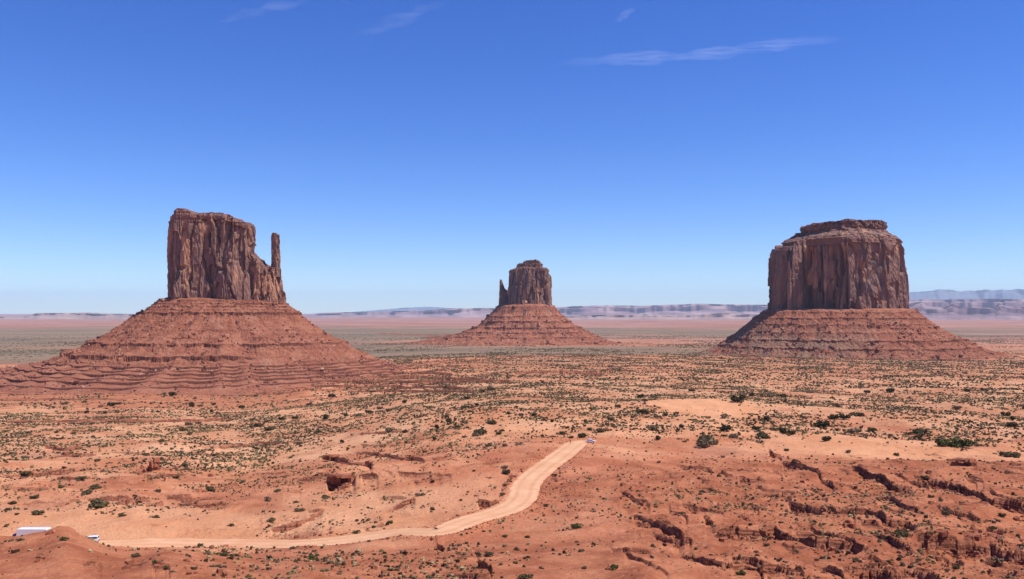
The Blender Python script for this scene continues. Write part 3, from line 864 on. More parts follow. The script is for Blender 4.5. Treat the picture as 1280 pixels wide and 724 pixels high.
wall("stepped_shoulder", plan(c1, d1, [(313, 16), (314, -26), (330, -34), (350, -28), (359, -10), (359, 10), (345, 24)]), 104,
     skyline(c1, d1, [(312, 316), (316, 317), (318, 319), (322, 323), (326, 323.5), (328, 328), (333, 331), (337, 333), (343, 334), (349, 335), (352, 342), (354, 350), (357, 358), (359, 369), (361, 374), (366, 378)]),
     west, 131, inset=lambda nx, ny, t: 4 * t * np.maximum(-ny, 0) + np.where(nx > 0.2, 5.5 * t, 0), amp=2.6, colw=8, colh=34, NS=520, NH=150, base_strata=0.24, rim=0.03, fresh=0.34, corner=5)
TH_T = [0, .16, .44, .62, .76, .84, .91, 1.0]
wall("thumb_spire", plan(c1, d1, [(337.8, 3), (339.4, -5), (347.2, -6), (351.6, 0), (349.0, 6), (340.5, 7)]), 168,
     skyline(c1, d1, [(330, 293), (338.5, 293), (340, 291.5), (343, 290.8), (346, 291.6), (347.5, 293), (352, 294)]),
     west, 161, inset=lambda nx, ny, t: np.where(nx > 0, np.interp(t, TH_T, [0, .7, 2.2, 3.6, 3.9, 2.9, 4.0, 5.6]) * np.minimum(1, 1.5 * nx), np.interp(t, TH_T, [0, .3, .9, 1.0, .5, .2, .3, 1.4]) * (nx < -0.3)),
     amp=1.0, colw=4, colh=13, NS=260, NH=200, base_strata=0.01, rim=0.02, corner=4, fresh=0.05, flat_cap=0.8, round_top=0.3)
talus("talus_slope", west, 100, 48, [374, 380, 391, 394, 403, 413, 425, 431, 438, 445, 453, 463, 472, 480],
      [0, 10, 22, 25, 42, 55, 74, 88, 97, 116, 134, 190, 250, 290], [0, 3, 15, 18, 29, 43, 64, 75, 84, 99, 117, 150, 185, 215], d1 / F, 201,
      [(377.5, 1.8, 3.0, 0.6), (381, 1.6, 2.6, 0.5), (385, 1.8, 3, 0.4), (389, 1.5, 3, 0.3), (393.5, 4.2, 6, 0.75), (412, 1.6, 4, 0.05), (421, 1.6, 4, 0.0), (430, 4.6, 7, 0.55), (444.5, 7.5, 10, 0.55, 0.62), (448, 1.6, 4, 0.1), (452.5, 3.4, 4, 1.2, 2, 0.13), (455.4, 2.4, 3, 1.0, 2, 0.13), (458.4, 3.8, 4, 1.3, 2, 0.13), (461.0, 2.4, 3, 0.9, 2, 0.13), (463.8, 3.8, 4, 1.3, 2, 0.13), (466.6, 2.6, 4, 0.9, 2, 0.13)], tilt=5.0, calm_low=True)

# --- the far butte in the middle
d2, c2 = 2900.0, 657.0
east = butte_root("mitten_butte", c2, d2, "smaller distant butte in the middle with a needle on its left side")
m2 = d2 / F
wall("cliff_block", plan(c2, d2, [(633, 20), (634, -45), (650, -72), (672, -70), (686, -50), (689.5, -10), (686, 50), (660, 75), (640, 60)]), 105,
     skyline(c2, d2, [(628, 338), (635, 338), (639, 336.5), (642, 335.3), (650, 335), (670, 335), (682, 335.2), (686, 335.5), (688, 337), (695, 340)]),
     east, 301, inset=lambda nx, ny, t: np.where(nx < -0.2, 14 * t ** 1.6, 0) + np.where(nx > 0.2, 8 * t, 0) + 8 * t * np.maximum(-ny, 0),
     amp=6.0, colw=22, colh=110, NS=620, NH=190, base_strata=0.06, rim=0.05, corner=16, flat_cap=2)
wall("cap_rock", plan(c2, d2, [(645, 8), (648, -30), (662, -40), (675, -30), (677.5, 5), (665, 35), (650, 30)]), 252,
     skyline(c2, d2, [(640, 331), (645.5, 331), (649, 330), (653, 329.6), (654.5, 327), (661, 326.2), (668, 325), (672, 325.2), (675, 326.5), (676.5, 329), (680, 330)]),
     east, 321, inset=lambda nx, ny, t: -2 + 3 * t, amp=4.0, colw=12, colh=16, NS=360, NH=70, base_strata=0.3, rim=0.3, corner=10, fresh=0.05)
wall("needle_spire", plan(c2, d2, [(622.5, 4), (624, -12), (629, -14), (639, -4), (637, 12), (626, 14)]), 100,
     skyline(c2, d2, [(618, 350), (624.5, 350), (625.5, 349.3), (626.4, 350), (626.9, 357), (627.6, 363), (630, 365.3), (632, 366), (640, 367)]),
     east, 341, inset=lambda nx, ny, t: np.where(nx < -0.2, 3.5 * t, 0) + 2 * t, amp=2.0, colw=9, colh=40, NS=240, NH=150, base_strata=0.02, rim=0.02, corner=8, fresh=0.1, flat_cap=0.8, round_top=0.6)
talus("talus_slope", east, 93, 78, [380, 390, 400, 408, 414, 420, 426, 432, 437], [0, 7, 16, 24, 36, 54, 84, 118, 140], [0, 6, 17, 28, 39, 51, 66, 92, 120], m2, 401,
      [(397, 4, 8, 0.05), (403.5, 6, 10, 0.3), (411, 6, 9, 0.5), (416, 4, 8, 0.4), (421, 4, 7, 0.3)], gully=1.3, NM=460)

# --- the massive butte at right
d3, c3 = 1950.0, 1049.0
m3 = d3 / F
merrick = butte_root("massive_butte", c3, d3, "massive broad dark butte at right with a stepped cap and shaded left face")
wall("cliff_block", plan(c3, d3, [(966, 60), (967, -40), (976, -54), (1000, -78), (1018, -100), (1029, -121), (1036, -126), (1060, -112), (1090, -92), (1118, -66), (1128, -38), (1132.5, 4), (1126, 70), (1090, 130), (1020, 140), (980, 100)]), 88,
     skyline(c3, d3, [(955, 311), (966, 311), (968, 309.5), (979, 309), (981, 307), (984, 303), (1000, 302), (1030, 301), (1080, 300), (1120, 300), (1127, 302), (1131, 307), (1140, 309)]),
     merrick, 501, inset=lambda nx, ny, t: np.where(nx > 0.4, 7 * t ** 2, 0) + 9 * t * np.maximum(-ny, 0) + np.where(nx < -0.3, 4 * t, 0) + 5 * smooth(0.9, 1.0, t),
     pillars=lambda x, nx, t: 15.0 * smooth(-0.15, -0.5, nx) * (0.5 + 0.5 * smooth(1.0, 0.75, t)) * smooth(0.02, 0.2, t + 0.12), amp=6.0, colw=24, colh=140, NS=1000, NH=240, base_strata=0.10, rim=0.06, corner=12)
wall("sloping_tier", plan(c3, d3, [(983, 20), (990, -14), (1012, -60), (1032, -94), (1040, -98), (1085, -72), (1112, -48), (1124, -10), (1122, 50), (1080, 105), (1020, 110)]), 258,
     skyline(c3, d3, [(975, 292), (990, 291), (1000, 287.2), (1030, 285.5), (1060, 284.5), (1090, 285.5), (1110, 286.5), (1118, 289.5), (1124, 292)]),
     merrick, 521, inset=lambda nx, ny, t: -3 * smooth(0.15, 0.3, t) * smooth(0.45, 0.35, t) + 2 + 26 * smooth(0.38, 1.0, t) - 4 * smooth(0.3, 0.36, t) * smooth(0.62, 0.56, t), amp=2.2, colw=12, colh=10, NS=700, NH=90, base_strata=0.45, rim=0.2, corner=10, fresh=0.05)
wall("cap_rock", plan(c3, d3, [(1003, 6), (1008, -22), (1022, -44), (1040, -66), (1050, -66), (1084, -46), (1100, -30), (1107.5, -4), (1100, 40), (1060, 70), (1020, 60)]), 283,
     skyline(c3, d3, [(995, 284), (1003, 283.5), (1008, 281.5), (1020, 280), (1034, 279.5), (1042, 277.3), (1055, 277), (1060, 278), (1085, 277.5), (1103, 277.6), (1106, 278.5), (1112, 280)]),
     merrick, 541, inset=lambda nx, ny, t: 7 * smooth(0.55, 0.0, t) * (1 - 0) - 2.5 * smooth(0.4, 0.6, t), amp=4.2, colw=12, colh=14, NS=520, NH=70, base_strata=0.3, rim=0.25, corner=8, fresh=0.06, flat_cap=2.4)
talus("talus_slope", merrick, 158, 122, [386, 395, 405, 415, 425, 435, 443, 450, 455], [0, 13, 25, 36, 48, 62, 84, 120, 160], [0, 10, 23, 37, 56, 76, 104, 145, 185], m3, 601,
      [(392, 2.5, 5, 0.1), (399, 3.5, 6, 0.3), (406, 2.5, 6, 0.1), (415, 2.5, 6, 0.0), (424.5, 4.0, 7, 0.5), (433, 3.6, 6, 0.45)], gully=1.2, veg_left=0.8)

# ------------------------------------------------------------------ far mesas and ranges
def far_ridge(name, d, table, foot_y, depth, seed, mat, label, jag=1.0, cliff=0.45, n=700):
    """long tableland: talus foot, cliff, flat top; table = skyline pixels"""
    tb = np.array(table, float)
    m = d / F
    px = np.linspace(tb[0, 0], tb[-1, 0], n)
    xx = (px - 640) * m
    zt_ = CAMZ - (np.interp(px, tb[:, 0], tb[:, 1]) - 390) * m
    zf = float(np.interp(d, [c_[0] for c_ in COLS[640]], [c_[1] for c_ in COLS[640]])) - 8.0
    jx = jag * m
    zt_ = zt_ + jx * (0.5 * fbm(xx, 0 * xx, 60 * m, 4, seed) + 0.5 * (cells(xx / (23 * m), 0 * xx, seed + 1)[0] - 0.5))
    sc = depth
    cut = 0.7 * fbm(xx, 0 * xx, 90 * m, 5, seed + 2)
    h = np.maximum(zt_ - zf, 0.1 * m)
    tip = smooth(0, 0.05, (px - px[0]) / (px[-1] - px[0])) * smooth(1, 0.95, (px - px[0]) / (px[-1] - px[0]))
    prof = [(-1.0, -0.15), (-0.7, 0.12), (-0.42, 1 - cliff - 0.14), (-0.30, 1 - cliff), (-0.27, 1 - 0.3 * cliff), (-0.2, 1 - 0.28 * cliff), (-0.18, 1.0), (0.3, 1.0), (1.0, -0.15)]
    rows = []
    for k, (q, hh) in enumerate(prof):
        yy = d + q * sc + cut * sc * 0.55 * (q < 0.2) + 0.10 * sc * fbm(xx, 0 * xx + k * m * 30, 30 * m, 3, seed + 9)
        z_ = zf + h * hh * (tip if k not in (0, 8) else 1) + (0.12 * h * fbm(xx, 0 * xx + 300 * m * k, 45 * m, 4, seed + 4) if 0 < k < 6 else 0)
        rows.append(np.stack([xx * (yy / d), yy, z_], 1))
    v = np.stack(rows, 1).reshape(-1, 3)
    me = mesh_from(name, v, quads(n, len(prof)), mat, False)
    return link(name, me, label=label, kind="structure", cat="mesa")

t = NT("haze-tinted mesa rock")
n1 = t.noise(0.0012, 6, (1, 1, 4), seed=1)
c = t.mix(t.ramp(n1, 0.38, 0.62), (0.24, 0.15, 0.16), (0.40, 0.27, 0.25))  # mauve of the distant haze is mixed into the rock colour
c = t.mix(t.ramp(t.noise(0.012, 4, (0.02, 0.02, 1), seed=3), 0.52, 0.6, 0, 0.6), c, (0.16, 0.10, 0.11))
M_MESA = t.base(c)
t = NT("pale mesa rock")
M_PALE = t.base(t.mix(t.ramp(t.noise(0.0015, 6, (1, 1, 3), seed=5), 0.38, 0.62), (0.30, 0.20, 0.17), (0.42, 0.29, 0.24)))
t = NT("haze-blue mountain")
M_MTN = t.base(t.mix(t.ramp(t.noise(0.0006, 6, seed=2), 0.4, 0.6), (0.13, 0.15, 0.19), (0.18, 0.19, 0.22)))  # blue of far haze painted into the base colour

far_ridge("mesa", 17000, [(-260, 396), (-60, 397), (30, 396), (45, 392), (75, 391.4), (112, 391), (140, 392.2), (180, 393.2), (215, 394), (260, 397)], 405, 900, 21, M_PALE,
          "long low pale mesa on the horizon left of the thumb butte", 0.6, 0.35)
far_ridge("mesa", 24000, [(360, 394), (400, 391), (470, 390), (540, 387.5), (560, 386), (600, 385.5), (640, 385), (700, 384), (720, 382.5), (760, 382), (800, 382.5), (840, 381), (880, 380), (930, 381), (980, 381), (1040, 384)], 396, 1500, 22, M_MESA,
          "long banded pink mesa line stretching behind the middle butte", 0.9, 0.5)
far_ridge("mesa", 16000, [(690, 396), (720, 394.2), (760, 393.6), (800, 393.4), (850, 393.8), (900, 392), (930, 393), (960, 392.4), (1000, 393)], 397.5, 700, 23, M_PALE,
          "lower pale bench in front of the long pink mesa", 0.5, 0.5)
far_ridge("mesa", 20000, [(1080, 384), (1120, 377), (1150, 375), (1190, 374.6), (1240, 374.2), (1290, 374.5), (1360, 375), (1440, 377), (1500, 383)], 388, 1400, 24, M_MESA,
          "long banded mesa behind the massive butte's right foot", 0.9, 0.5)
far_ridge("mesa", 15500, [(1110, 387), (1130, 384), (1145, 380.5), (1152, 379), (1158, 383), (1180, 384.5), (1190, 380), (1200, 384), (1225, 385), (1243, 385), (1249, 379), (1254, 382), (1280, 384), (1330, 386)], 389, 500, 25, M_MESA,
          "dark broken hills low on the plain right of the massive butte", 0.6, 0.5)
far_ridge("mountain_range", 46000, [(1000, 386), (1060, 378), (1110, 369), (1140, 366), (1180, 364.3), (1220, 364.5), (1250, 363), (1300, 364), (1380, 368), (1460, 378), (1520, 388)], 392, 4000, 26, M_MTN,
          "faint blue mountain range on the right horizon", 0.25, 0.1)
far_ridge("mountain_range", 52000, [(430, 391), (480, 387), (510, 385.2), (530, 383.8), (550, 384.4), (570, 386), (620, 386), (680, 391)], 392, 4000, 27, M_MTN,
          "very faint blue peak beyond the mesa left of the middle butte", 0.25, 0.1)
# ------------------------------------------------------------------ vehicles
def MBox(x0, x1, y0, y1, z0, z1, bev=0.0):
    return (x0, x1, y0, y1, z0, z1)
M_WHITE = plain("white vehicle paint", (0.80, 0.81, 0.82), 0.3, 0.5, var=0.04)
M_BLUE = plain("deep blue paint", (0.02, 0.035, 0.32), 0.35, 0.5, var=0.05)
M_GLASS = plain("dark tinted glass", (0.02, 0.022, 0.025), 0.08, 0.6, var=0.1)
M_TYRE = plain("black rubber", (0.02, 0.02, 0.02), 0.9, 0.1, var=0.2)
M_RIM = plain("grey alloy", (0.35, 0.35, 0.36), 0.35, 0.5, metal=0.7)
M_TRIM = plain("dark grey trim", (0.05, 0.05, 0.055), 0.6, 0.3)
M_LAMPR = plain("red lamp cover", (0.45, 0.02, 0.015), 0.3, 0.5)
M_LAMPW = plain("clear lamp cover", (0.75, 0.75, 0.72), 0.15, 0.6)

def shell(name, prof_sections, mat, parent, smooth_shade=False):
    """loft of closed outlines (each a list of (x,z)) placed at successive y"""
    k = len(prof_sections[0][1])
    v = []
    for y, pr in prof_sections:
        v += [(x, y, z) for x, z in pr]
    fs = []
    for a in range(len(prof_sections) - 1):
        for b in range(k):
            fs.append((a * k + b, a * k + (b + 1) % k, (a + 1) * k + (b + 1) % k, (a + 1) * k + b))
    me = bpy.data.meshes.new(name)
    me.from_pydata(v, [], fs + [tuple(range(k)), tuple(range(len(v) - 1, len(v) - k - 1, -1))])
    me.materials.append(mat)
    me.update()
    return link(name, me, parent)

def inset_outline(pr, f, drop=0.0):
    cx_ = sum(p[0] for p in pr) / len(pr); cz_ = sum(p[1] for p in pr) / len(pr)
    return [(cx_ + (x - cx_) * f, cz_ + (z - cz_) * f - drop) for x, z in pr]

def disc(name, x, y, z, r, w, mat, parent, n=18):
    v, f = [], []
    for s_, rr_ in ((-1, r * 0.9), (-0.8, r), (0.8, r), (1, r * 0.9)):
        v += [(x + rr_ * math.cos(2 * math.pi * i / n), y + s_ * w / 2, z + rr_ * math.sin(2 * math.pi * i / n)) for i in range(n)]
    for a in range(3):
        for i in range(n):
            f.append((a * n + i, a * n + (i + 1) % n, (a + 1) * n + (i + 1) % n, (a + 1) * n + i))
    f += [tuple(range(n))[::-1], tuple(range(3 * n, 4 * n))]
    me = bpy.data.meshes.new(name); me.from_pydata(v, [], f); me.materials.append(mat); me.update()
    return link(name, me, parent)

def panel(name, quad, thick, mat, parent):
    """flat pane on a vehicle side: quad of four (x,y,z), pushed out along y or x by its thickness"""
    q = [Vector(p) for p in quad]
    n_ = (q[1] - q[0]).cross(q[3] - q[0]).normalized() * thick
    v = [tuple(p) for p in q] + [tuple(p + n_) for p in q]
    f = [(0, 3, 2, 1), (4, 5, 6, 7), (0, 1, 5, 4), (1, 2, 6, 5), (2, 3, 7, 6), (3, 0, 4, 7)]
    me = bpy.data.meshes.new(name); me.from_pydata(v, [], f); me.materials.append(mat); me.update()
    return link(name, me, parent)

def wheel(x, y, r, parent):
    w = disc("wheel", x, y, r, r, 0.24, M_TYRE, parent)
    disc("rim", x, y + (0.03 if y > 0 else -0.03), r, r * 0.6, 0.24, M_RIM, w)

def car(name, label, x, y, rz, suv):
    z = float(max(zat(x, y), zat(x + 1, y), zat(x - 1, y)))
    k = np.argmin(np.hypot(road[:, 0] - x, road[:, 1] - y))
    if np.hypot(road[k, 0] - x, road[k, 1] - y) < 7: z = float(road[k, 2]) + 0.04
    r = bpy.data.objects.new(name, None); COL.objects.link(r)
    r.location = (x, y, z); r.rotation_euler = (0, 0, rz)
    tag(r, label, "car")
    if suv:    # front towards -x
        low = [(-2.35, 0.42), (-2.38, 0.78), (-2.25, 0.98), (-1.15, 1.10), (2.25, 1.12), (2.36, 0.95), (2.36, 0.45), (1.9, 0.34), (-1.9, 0.34)]
        top = [(-1.2, 1.08), (-0.45, 1.66), (-0.2, 1.74), (1.85, 1.74), (2.08, 1.66), (2.30, 1.10)]
        wx, wr, hw = 1.42, 0.38, 0.95
    else:
        low = [(-2.28, 0.38), (-2.30, 0.66), (-2.1, 0.82), (-1.05, 0.94), (1.55, 0.96), (2.2, 0.92), (2.30, 0.70), (2.28, 0.40), (1.9, 0.28), (-1.9, 0.28)]
        top = [(-1.1, 0.93), (-0.35, 1.40), (0.0, 1.46), (0.9, 1.45), (1.25, 1.36), (1.85, 0.95)]
        wx, wr, hw = 1.38, 0.33, 0.90
    body = shell("body", [(-hw, inset_outline(low, 0.97)), (-hw + 0.07, low), (hw - 0.07, low), (hw, inset_outline(low, 0.97))], M_WHITE, r)
    shell("roof", [(-hw + 0.17, inset_outline(top, 0.90, 0.03)), (-hw + 0.09, top), (hw - 0.09, top), (hw - 0.17, inset_outline(top, 0.90, 0.03))], M_WHITE, r)
    t0, t1 = top[0], top[-1]
    zl, zh = t0[1] + 0.09, max(p[1] for p in top) - 0.16
    def xf(z_): return np.interp(z_, [top[0][1], top[1][1]], [top[0][0], top[1][0]])
    def xb(z_): return np.interp(z_, [top[-1][1], top[-2][1]], [top[-1][0], top[-2][0]])
    yo = hw - 0.085
    mid = 0.35
    for s_ in (-1, 1):
        for xa0, xa1, xb0, xb1 in ((xf(zl) + 0.14, mid - 0.05, xf(zh) + 0.14, mid - 0.05), (mid + 0.05, xb(zl) - 0.16, mid + 0.05, xb(zh) - 0.14)):
            q = [(xa0, s_ * yo, zl), (xa1, s_ * yo, zl), (xb1, s_ * (yo - 0.005), zh), (xb0, s_ * (yo - 0.005), zh)]
            panel("side_window", q if s_ < 0 else q[::-1], 0.012, M_GLASS, r)
    e = 0.012
    panel("windscreen", [(xf(zl) - e, yo - 0.12, zl), (xf(zl) - e, -yo + 0.12, zl), (xf(zh) - e, -yo + 0.14, zh), (xf(zh) - e, yo - 0.14, zh)], 0.015, M_GLASS, r)
    panel("rear_window", [(xb(zl) + e, -yo + 0.14, zl), (xb(zl) + e, yo - 0.14, zl), (xb(zh) + e, yo - 0.16, zh), (xb(zh) + e, -yo + 0.16, zh)], 0.015, M_GLASS, r)
    for sx in (-1, 1):
        for sy in (-1, 1):
            wheel(sx * wx, sy * (hw - 0.10), wr, r)
    lx, rx = low[1][0], low[-4][0] if suv else low[6][0]
    for sy in (-1, 1):
        panel("headlight", [(lx - 0.0, sy * 0.75 + 0.17, 0.68), (lx - 0.0, sy * 0.75 - 0.17, 0.68), (lx + 0.05, sy * 0.75 - 0.17, 0.84), (lx + 0.05, sy * 0.75 + 0.17, 0.84)], 0.03, M_LAMPW, r)
        panel("tail_light", [(rx + 0.02, sy * 0.78 - 0.1, 0.72), (rx + 0.02, sy * 0.78 + 0.1, 0.72), (rx + 0.02, sy * 0.78 + 0.1, 1.0), (rx + 0.02, sy * 0.78 - 0.1, 1.0)], 0.03, M_LAMPR, r)
    if suv:
        panel("bumper", [(2.365, -0.8, 0.40), (2.365, 0.8, 0.40), (2.365, 0.8, 0.62), (2.365, -0.8, 0.62)], 0.07, M_TRIM, r)
    return r

def on_road(px, lane):
    """point of the road seen at this column, shifted across the road"""
    pr = proj(road[:, 0], road[:, 1], road[:, 2])[0]
    first = np.argmin(np.where(S < S[-1] * 0.5, np.abs(pr - px), 1e9))
    k = int(first)
    return road[k, 0] + nor[k, 0] * lane, road[k, 1] + nor[k, 1] * lane, math.atan2(tan[k, 1], tan[k, 0]), float(road[k, 2]) + 0.05

x, y, rz, z = on_road(110.5, 2.2)
car("parked_car", "white boxy car with dark side windows emerging from behind the red mound on the road", x, y, rz + 0.05, True)
x, y, z = pixw(738.5, 553.0)
car("parked_car", "small white low car stopped at the far end of the dirt road", x, y, math.radians(-8) + math.pi, False)

# lorry: low blue cab drawing a long white box body
x, y, rz, z = on_road(34, 2.4)
lorry = bpy.data.objects.new("truck", None); COL.objects.link(lorry)
lorry.location = (x, y, z); lorry.rotation_euler = (0, 0, rz)
tag(lorry, "long white box truck with a low blue front half hidden by the red mound", "truck")
bx = [(-3.9, 1.05), (-3.9, 3.35), (-3.75, 3.55), (4.5, 3.55), (4.62, 3.4), (4.62, 1.05)]
shell("cargo_box", [(-1.25, inset_outline(bx, 0.985)), (-1.18, bx), (1.18, bx), (1.25, inset_outline(bx, 0.985))], M_WHITE, lorry)
cb = [(-6.0, 0.55), (-6.05, 1.15), (-5.3, 1.38), (-4.9, 2.15), (-4.55, 2.3), (-4.0, 2.3), (-4.0, 0.55)]
cab = shell("cab", [(-1.05, inset_outline(cb, 0.95)), (-0.95, cb), (0.95, cb), (1.05, inset_outline(cb, 0.95))], M_BLUE, lorry)
panel("windscreen", [(-5.26, 0.8, 1.45), (-5.26, -0.8, 1.45), (-4.95, -0.75, 2.1), (-4.95, 0.75, 2.1)], 0.03, M_GLASS, cab)
for s_ in (-1, 1):
    q = [(-5.0, s_ * 1.06, 1.42), (-4.2, s_ * 1.06, 1.42), (-4.2, s_ * 1.0, 2.1), (-4.75, s_ * 1.0, 2.1)]
    panel("side_window", q if s_ < 0 else q[::-1], 0.03, M_GLASS, cab)
    panel("headlight", [(-6.05, s_ * 0.7 + 0.15, 0.8), (-6.05, s_ * 0.7 - 0.15, 0.8), (-6.05, s_ * 0.7 - 0.15, 1.05), (-6.05, s_ * 0.7 + 0.15, 1.05)], 0.03, M_LAMPW, cab)
ch = [(-4.0, 0.7), (-4.0, 1.03), (5.6, 1.03), (5.6, 0.7)]
shell("chassis", [(-0.5, ch), (0.5, ch)], M_TRIM, lorry)
dk = [(4.64, 0.95), (4.64, 1.9), (5.5, 2.25), (5.9, 2.2), (5.9, 0.95)]
shell("rear_box", [(-1.0, dk), (1.0, dk)], M_TRIM, lorry)
for wx_ in (-5.1, 1.6, 2.8):
    for sy in (-1, 1):
        wheel(wx_, sy * 1.0, 0.5, lorry)

# marker post by the road
x, y, z = pixw(713, 554.2)
r = bpy.data.objects.new("marker_post", None); COL.objects.link(r); r.location = (x, y, z)
tag(r, "short dark post standing at the left edge of the road's far end", "post")
def tube(name, x0, z0_, z1_, r0, r1, mat, parent, n=8):
    v = [(x0 + rr_ * math.cos(2 * math.pi * i / n), rr_ * math.sin(2 * math.pi * i / n), zz_) for zz_, rr_ in ((z0_, r0), (z1_, r1)) for i in range(n)]
    f = [(i, (i + 1) % n, n + (i + 1) % n, n + i) for i in range(n)] + [tuple(range(n))[::-1], tuple(range(n, 2 * n))]
    me = bpy.data.meshes.new(name); me.from_pydata(v, [], f); me.materials.append(mat); me.update()
    return link(name, me, parent)
M_POST = plain("weathered dark timber", (0.06, 0.045, 0.035), 0.9, 0.1)
tube("post", 0, -0.3, 1.3, 0.17, 0.15, M_POST, r)
tube("cap", 0, 1.3, 1.42, 0.2, 0.16, M_TRIM, r)

# ------------------------------------------------------------------ desert brush
def leaf_bush(seed, n, lobes, height, stems=5):
    """bush built of many small leaf sprays round a few stems; unit radius"""
    g = np.random.default_rng(seed)
    cen = np.stack([g.uniform(-0.55, 0.55, lobes), g.uniform(-0.55, 0.55, lobes), g.uniform(0.28, 0.75, lobes) * height], 1)
    rad = g.uniform(0.28, 0.5, lobes)
    k = g.integers(0, lobes, n)
    dv = g.normal(size=(n, 3)); dv /= np.linalg.norm(dv, axis=1)[:, None]
    p = cen[k] + dv * (rad[k] * g.uniform(0.45, 1.05, n) ** 0.5)[:, None] * np.array([1, 1, 0.8 * height])
    p[:, 2] = np.maximum(p[:, 2], 0.05)
    s_ = g.uniform(0.08, 0.17, n)
    u = g.normal(size=(n, 3)); u /= np.linalg.norm(u, axis=1)[:, None]
    w_ = np.cross(u, dv); w_ /= np.linalg.norm(w_, axis=1)[:, None] + 1e-6
    q = np.stack([p - u * s_[:, None], p + w_ * s_[:, None] * 0.7, p + u * s_[:, None], p - w_ * s_[:, None] * 0.7], 1).reshape(-1, 3)
    f = np.arange(4 * n).reshape(-1, 4)
    tone = g.uniform(0.7, 1.3, n)
    return q, f, np.repeat(tone, 4)

BUSH_KINDS = {
    "dark":  ((0.065, 0.06, 0.024), "juniper_bush"),
    "olive": ((0.13, 0.11, 0.05), "desert_shrub"),
    "grey":  ((0.22, 0.165, 0.095), "dry_shrub"),
    "green": ((0.10, 0.115, 0.032), "green_shrub"),
}
M_STEM = plain("grey bark", (0.13, 0.09, 0.065), 0.9, 0.05, var=0.3)
bush_me = {}
for kname, (colr, nm_) in BUSH_KINDS.items():
    for v_ in range(4):
        hgt = {"dark": 0.95, "olive": 0.75, "grey": 0.7, "green": 0.85}[kname]
        q, f, tone = leaf_bush(500 + 17 * v_ + len(kname), {"grey": 230}.get(kname, 420), 6 + v_, hgt)
        g = np.random.default_rng(v_ + 9)
        # stems
        sv, sf = [], []
        for k in range(5):
            an = g.uniform(0, 6.28); tip = np.array([0.5 * math.cos(an), 0.5 * math.sin(an), 0.6 * hgt])
            b0 = np.array([0.08 * math.cos(an), 0.08 * math.sin(an), -0.15])
            for c_, rr_ in ((b0, 0.045), (tip, 0.015)):
                for i in range(4):
                    sv.append(c_ + rr_ * np.array([math.cos(i * 1.571), math.sin(i * 1.571), 0]))
            o_ = k * 8
            sf += [(o_ + i, o_ + (i + 1) % 4, o_ + 4 + (i + 1) % 4, o_ + 4 + i) for i in range(4)]
        allv = np.vstack([q, np.array(sv)])
        allf = np.vstack([f, np.array(sf) + len(q)])
        tint = np.vstack([np.array(colr)[None] * tone[:, None], np.full((len(sv), 3), 0.1)])
        bush_me[kname, v_] = mesh_from(nm_, allv, allf, [M_SHRUB, M_STEM], False, {"tint": tint}, np.r_[np.zeros(len(f)), np.ones(len(sf))])

Z5 = lambda X_, Y_: (400 + X_ / 2.742, 460 + Y_ / 2.742)
Z6 = lambda X_, Y_: (830 + X_ / 2.742, 460 + Y_ / 2.742)
Z4 = lambda X_, Y_: (X_ / 2.967, 480 + Y_ / 2.967)
BUSHES = []   # (px, py of the foot, width px, kind)
for (X_, Y_, w_, k_) in [(430, 170, 20, 'dark'), (441, 186, 24, 'dark'), (400, 208, 20, 'dark'), (467, 207, 26, 'olive'), (396, 247, 20, 'dark'), (290, 222, 18, 'dark'), (590, 194, 36, 'olive'),
                         (545, 232, 46, 'olive'), (610, 228, 28, 'olive'), (577, 268, 26, 'olive'), (632, 269, 26, 'grey'), (683, 263, 28, 'grey'), (765, 236, 18, 'dark'), (795, 185, 16, 'dark'), (735, 165, 22, 'dark'),
                         (825, 228, 30, 'olive'), (903, 240, 30, 'dark'), (965, 219, 34, 'olive'), (862, 240, 16, 'olive'), (503, 140, 20, 'dark'), (540, 130, 16, 'dark'), (289, 121, 22, 'dark'), (206, 141, 20, 'olive'), (166, 154, 20, 'dark'),
                         (93, 166, 22, 'dark'), (129, 165, 20, 'olive'), (20, 172, 24, 'dark'), (40, 99, 24, 'dark'), (235, 148, 18, 'olive'), (1098, 102, 26, 'dark'), (998, 180, 24, 'olive'), (1105, 156, 44, 'olive'), (1135, 214, 52, 'grey'),
                         (1160, 244, 26, 'dark'), (877, 551, 38, 'green'), (805, 373, 18, 'dark'), (633, 580, 20, 'green'), (581, 641, 26, 'olive'), (670, 671, 20, 'green'), (710, 582, 22, 'olive'), (1010, 691, 28, 'green'), (705, 722, 46, 'olive'),
                         (241, 532, 20, 'green'), (625, 437, 20, 'olive'), (340, 438, 34, 'grey'), (296, 160, 20, 'grey'), (240, 220, 34, 'grey'), (557, 84, 18, 'dark'), (587, 76, 26, 'olive'), (630, 345, 30, 'grey'), (640, 362, 36, 'olive'), (20, 445, 22, 'olive'), (388, 486, 20, 'olive'), (125, 565, 20, 'green'), (625, 636, 16, 'olive'), (675, 625, 20, 'olive'), (760, 688, 18, 'olive'), (527, 355, 14, 'dark'), (880, 598, 14, 'olive')]:
    BUSHES.append((*Z5(X_, Y_), w_ / 2.742, k_))
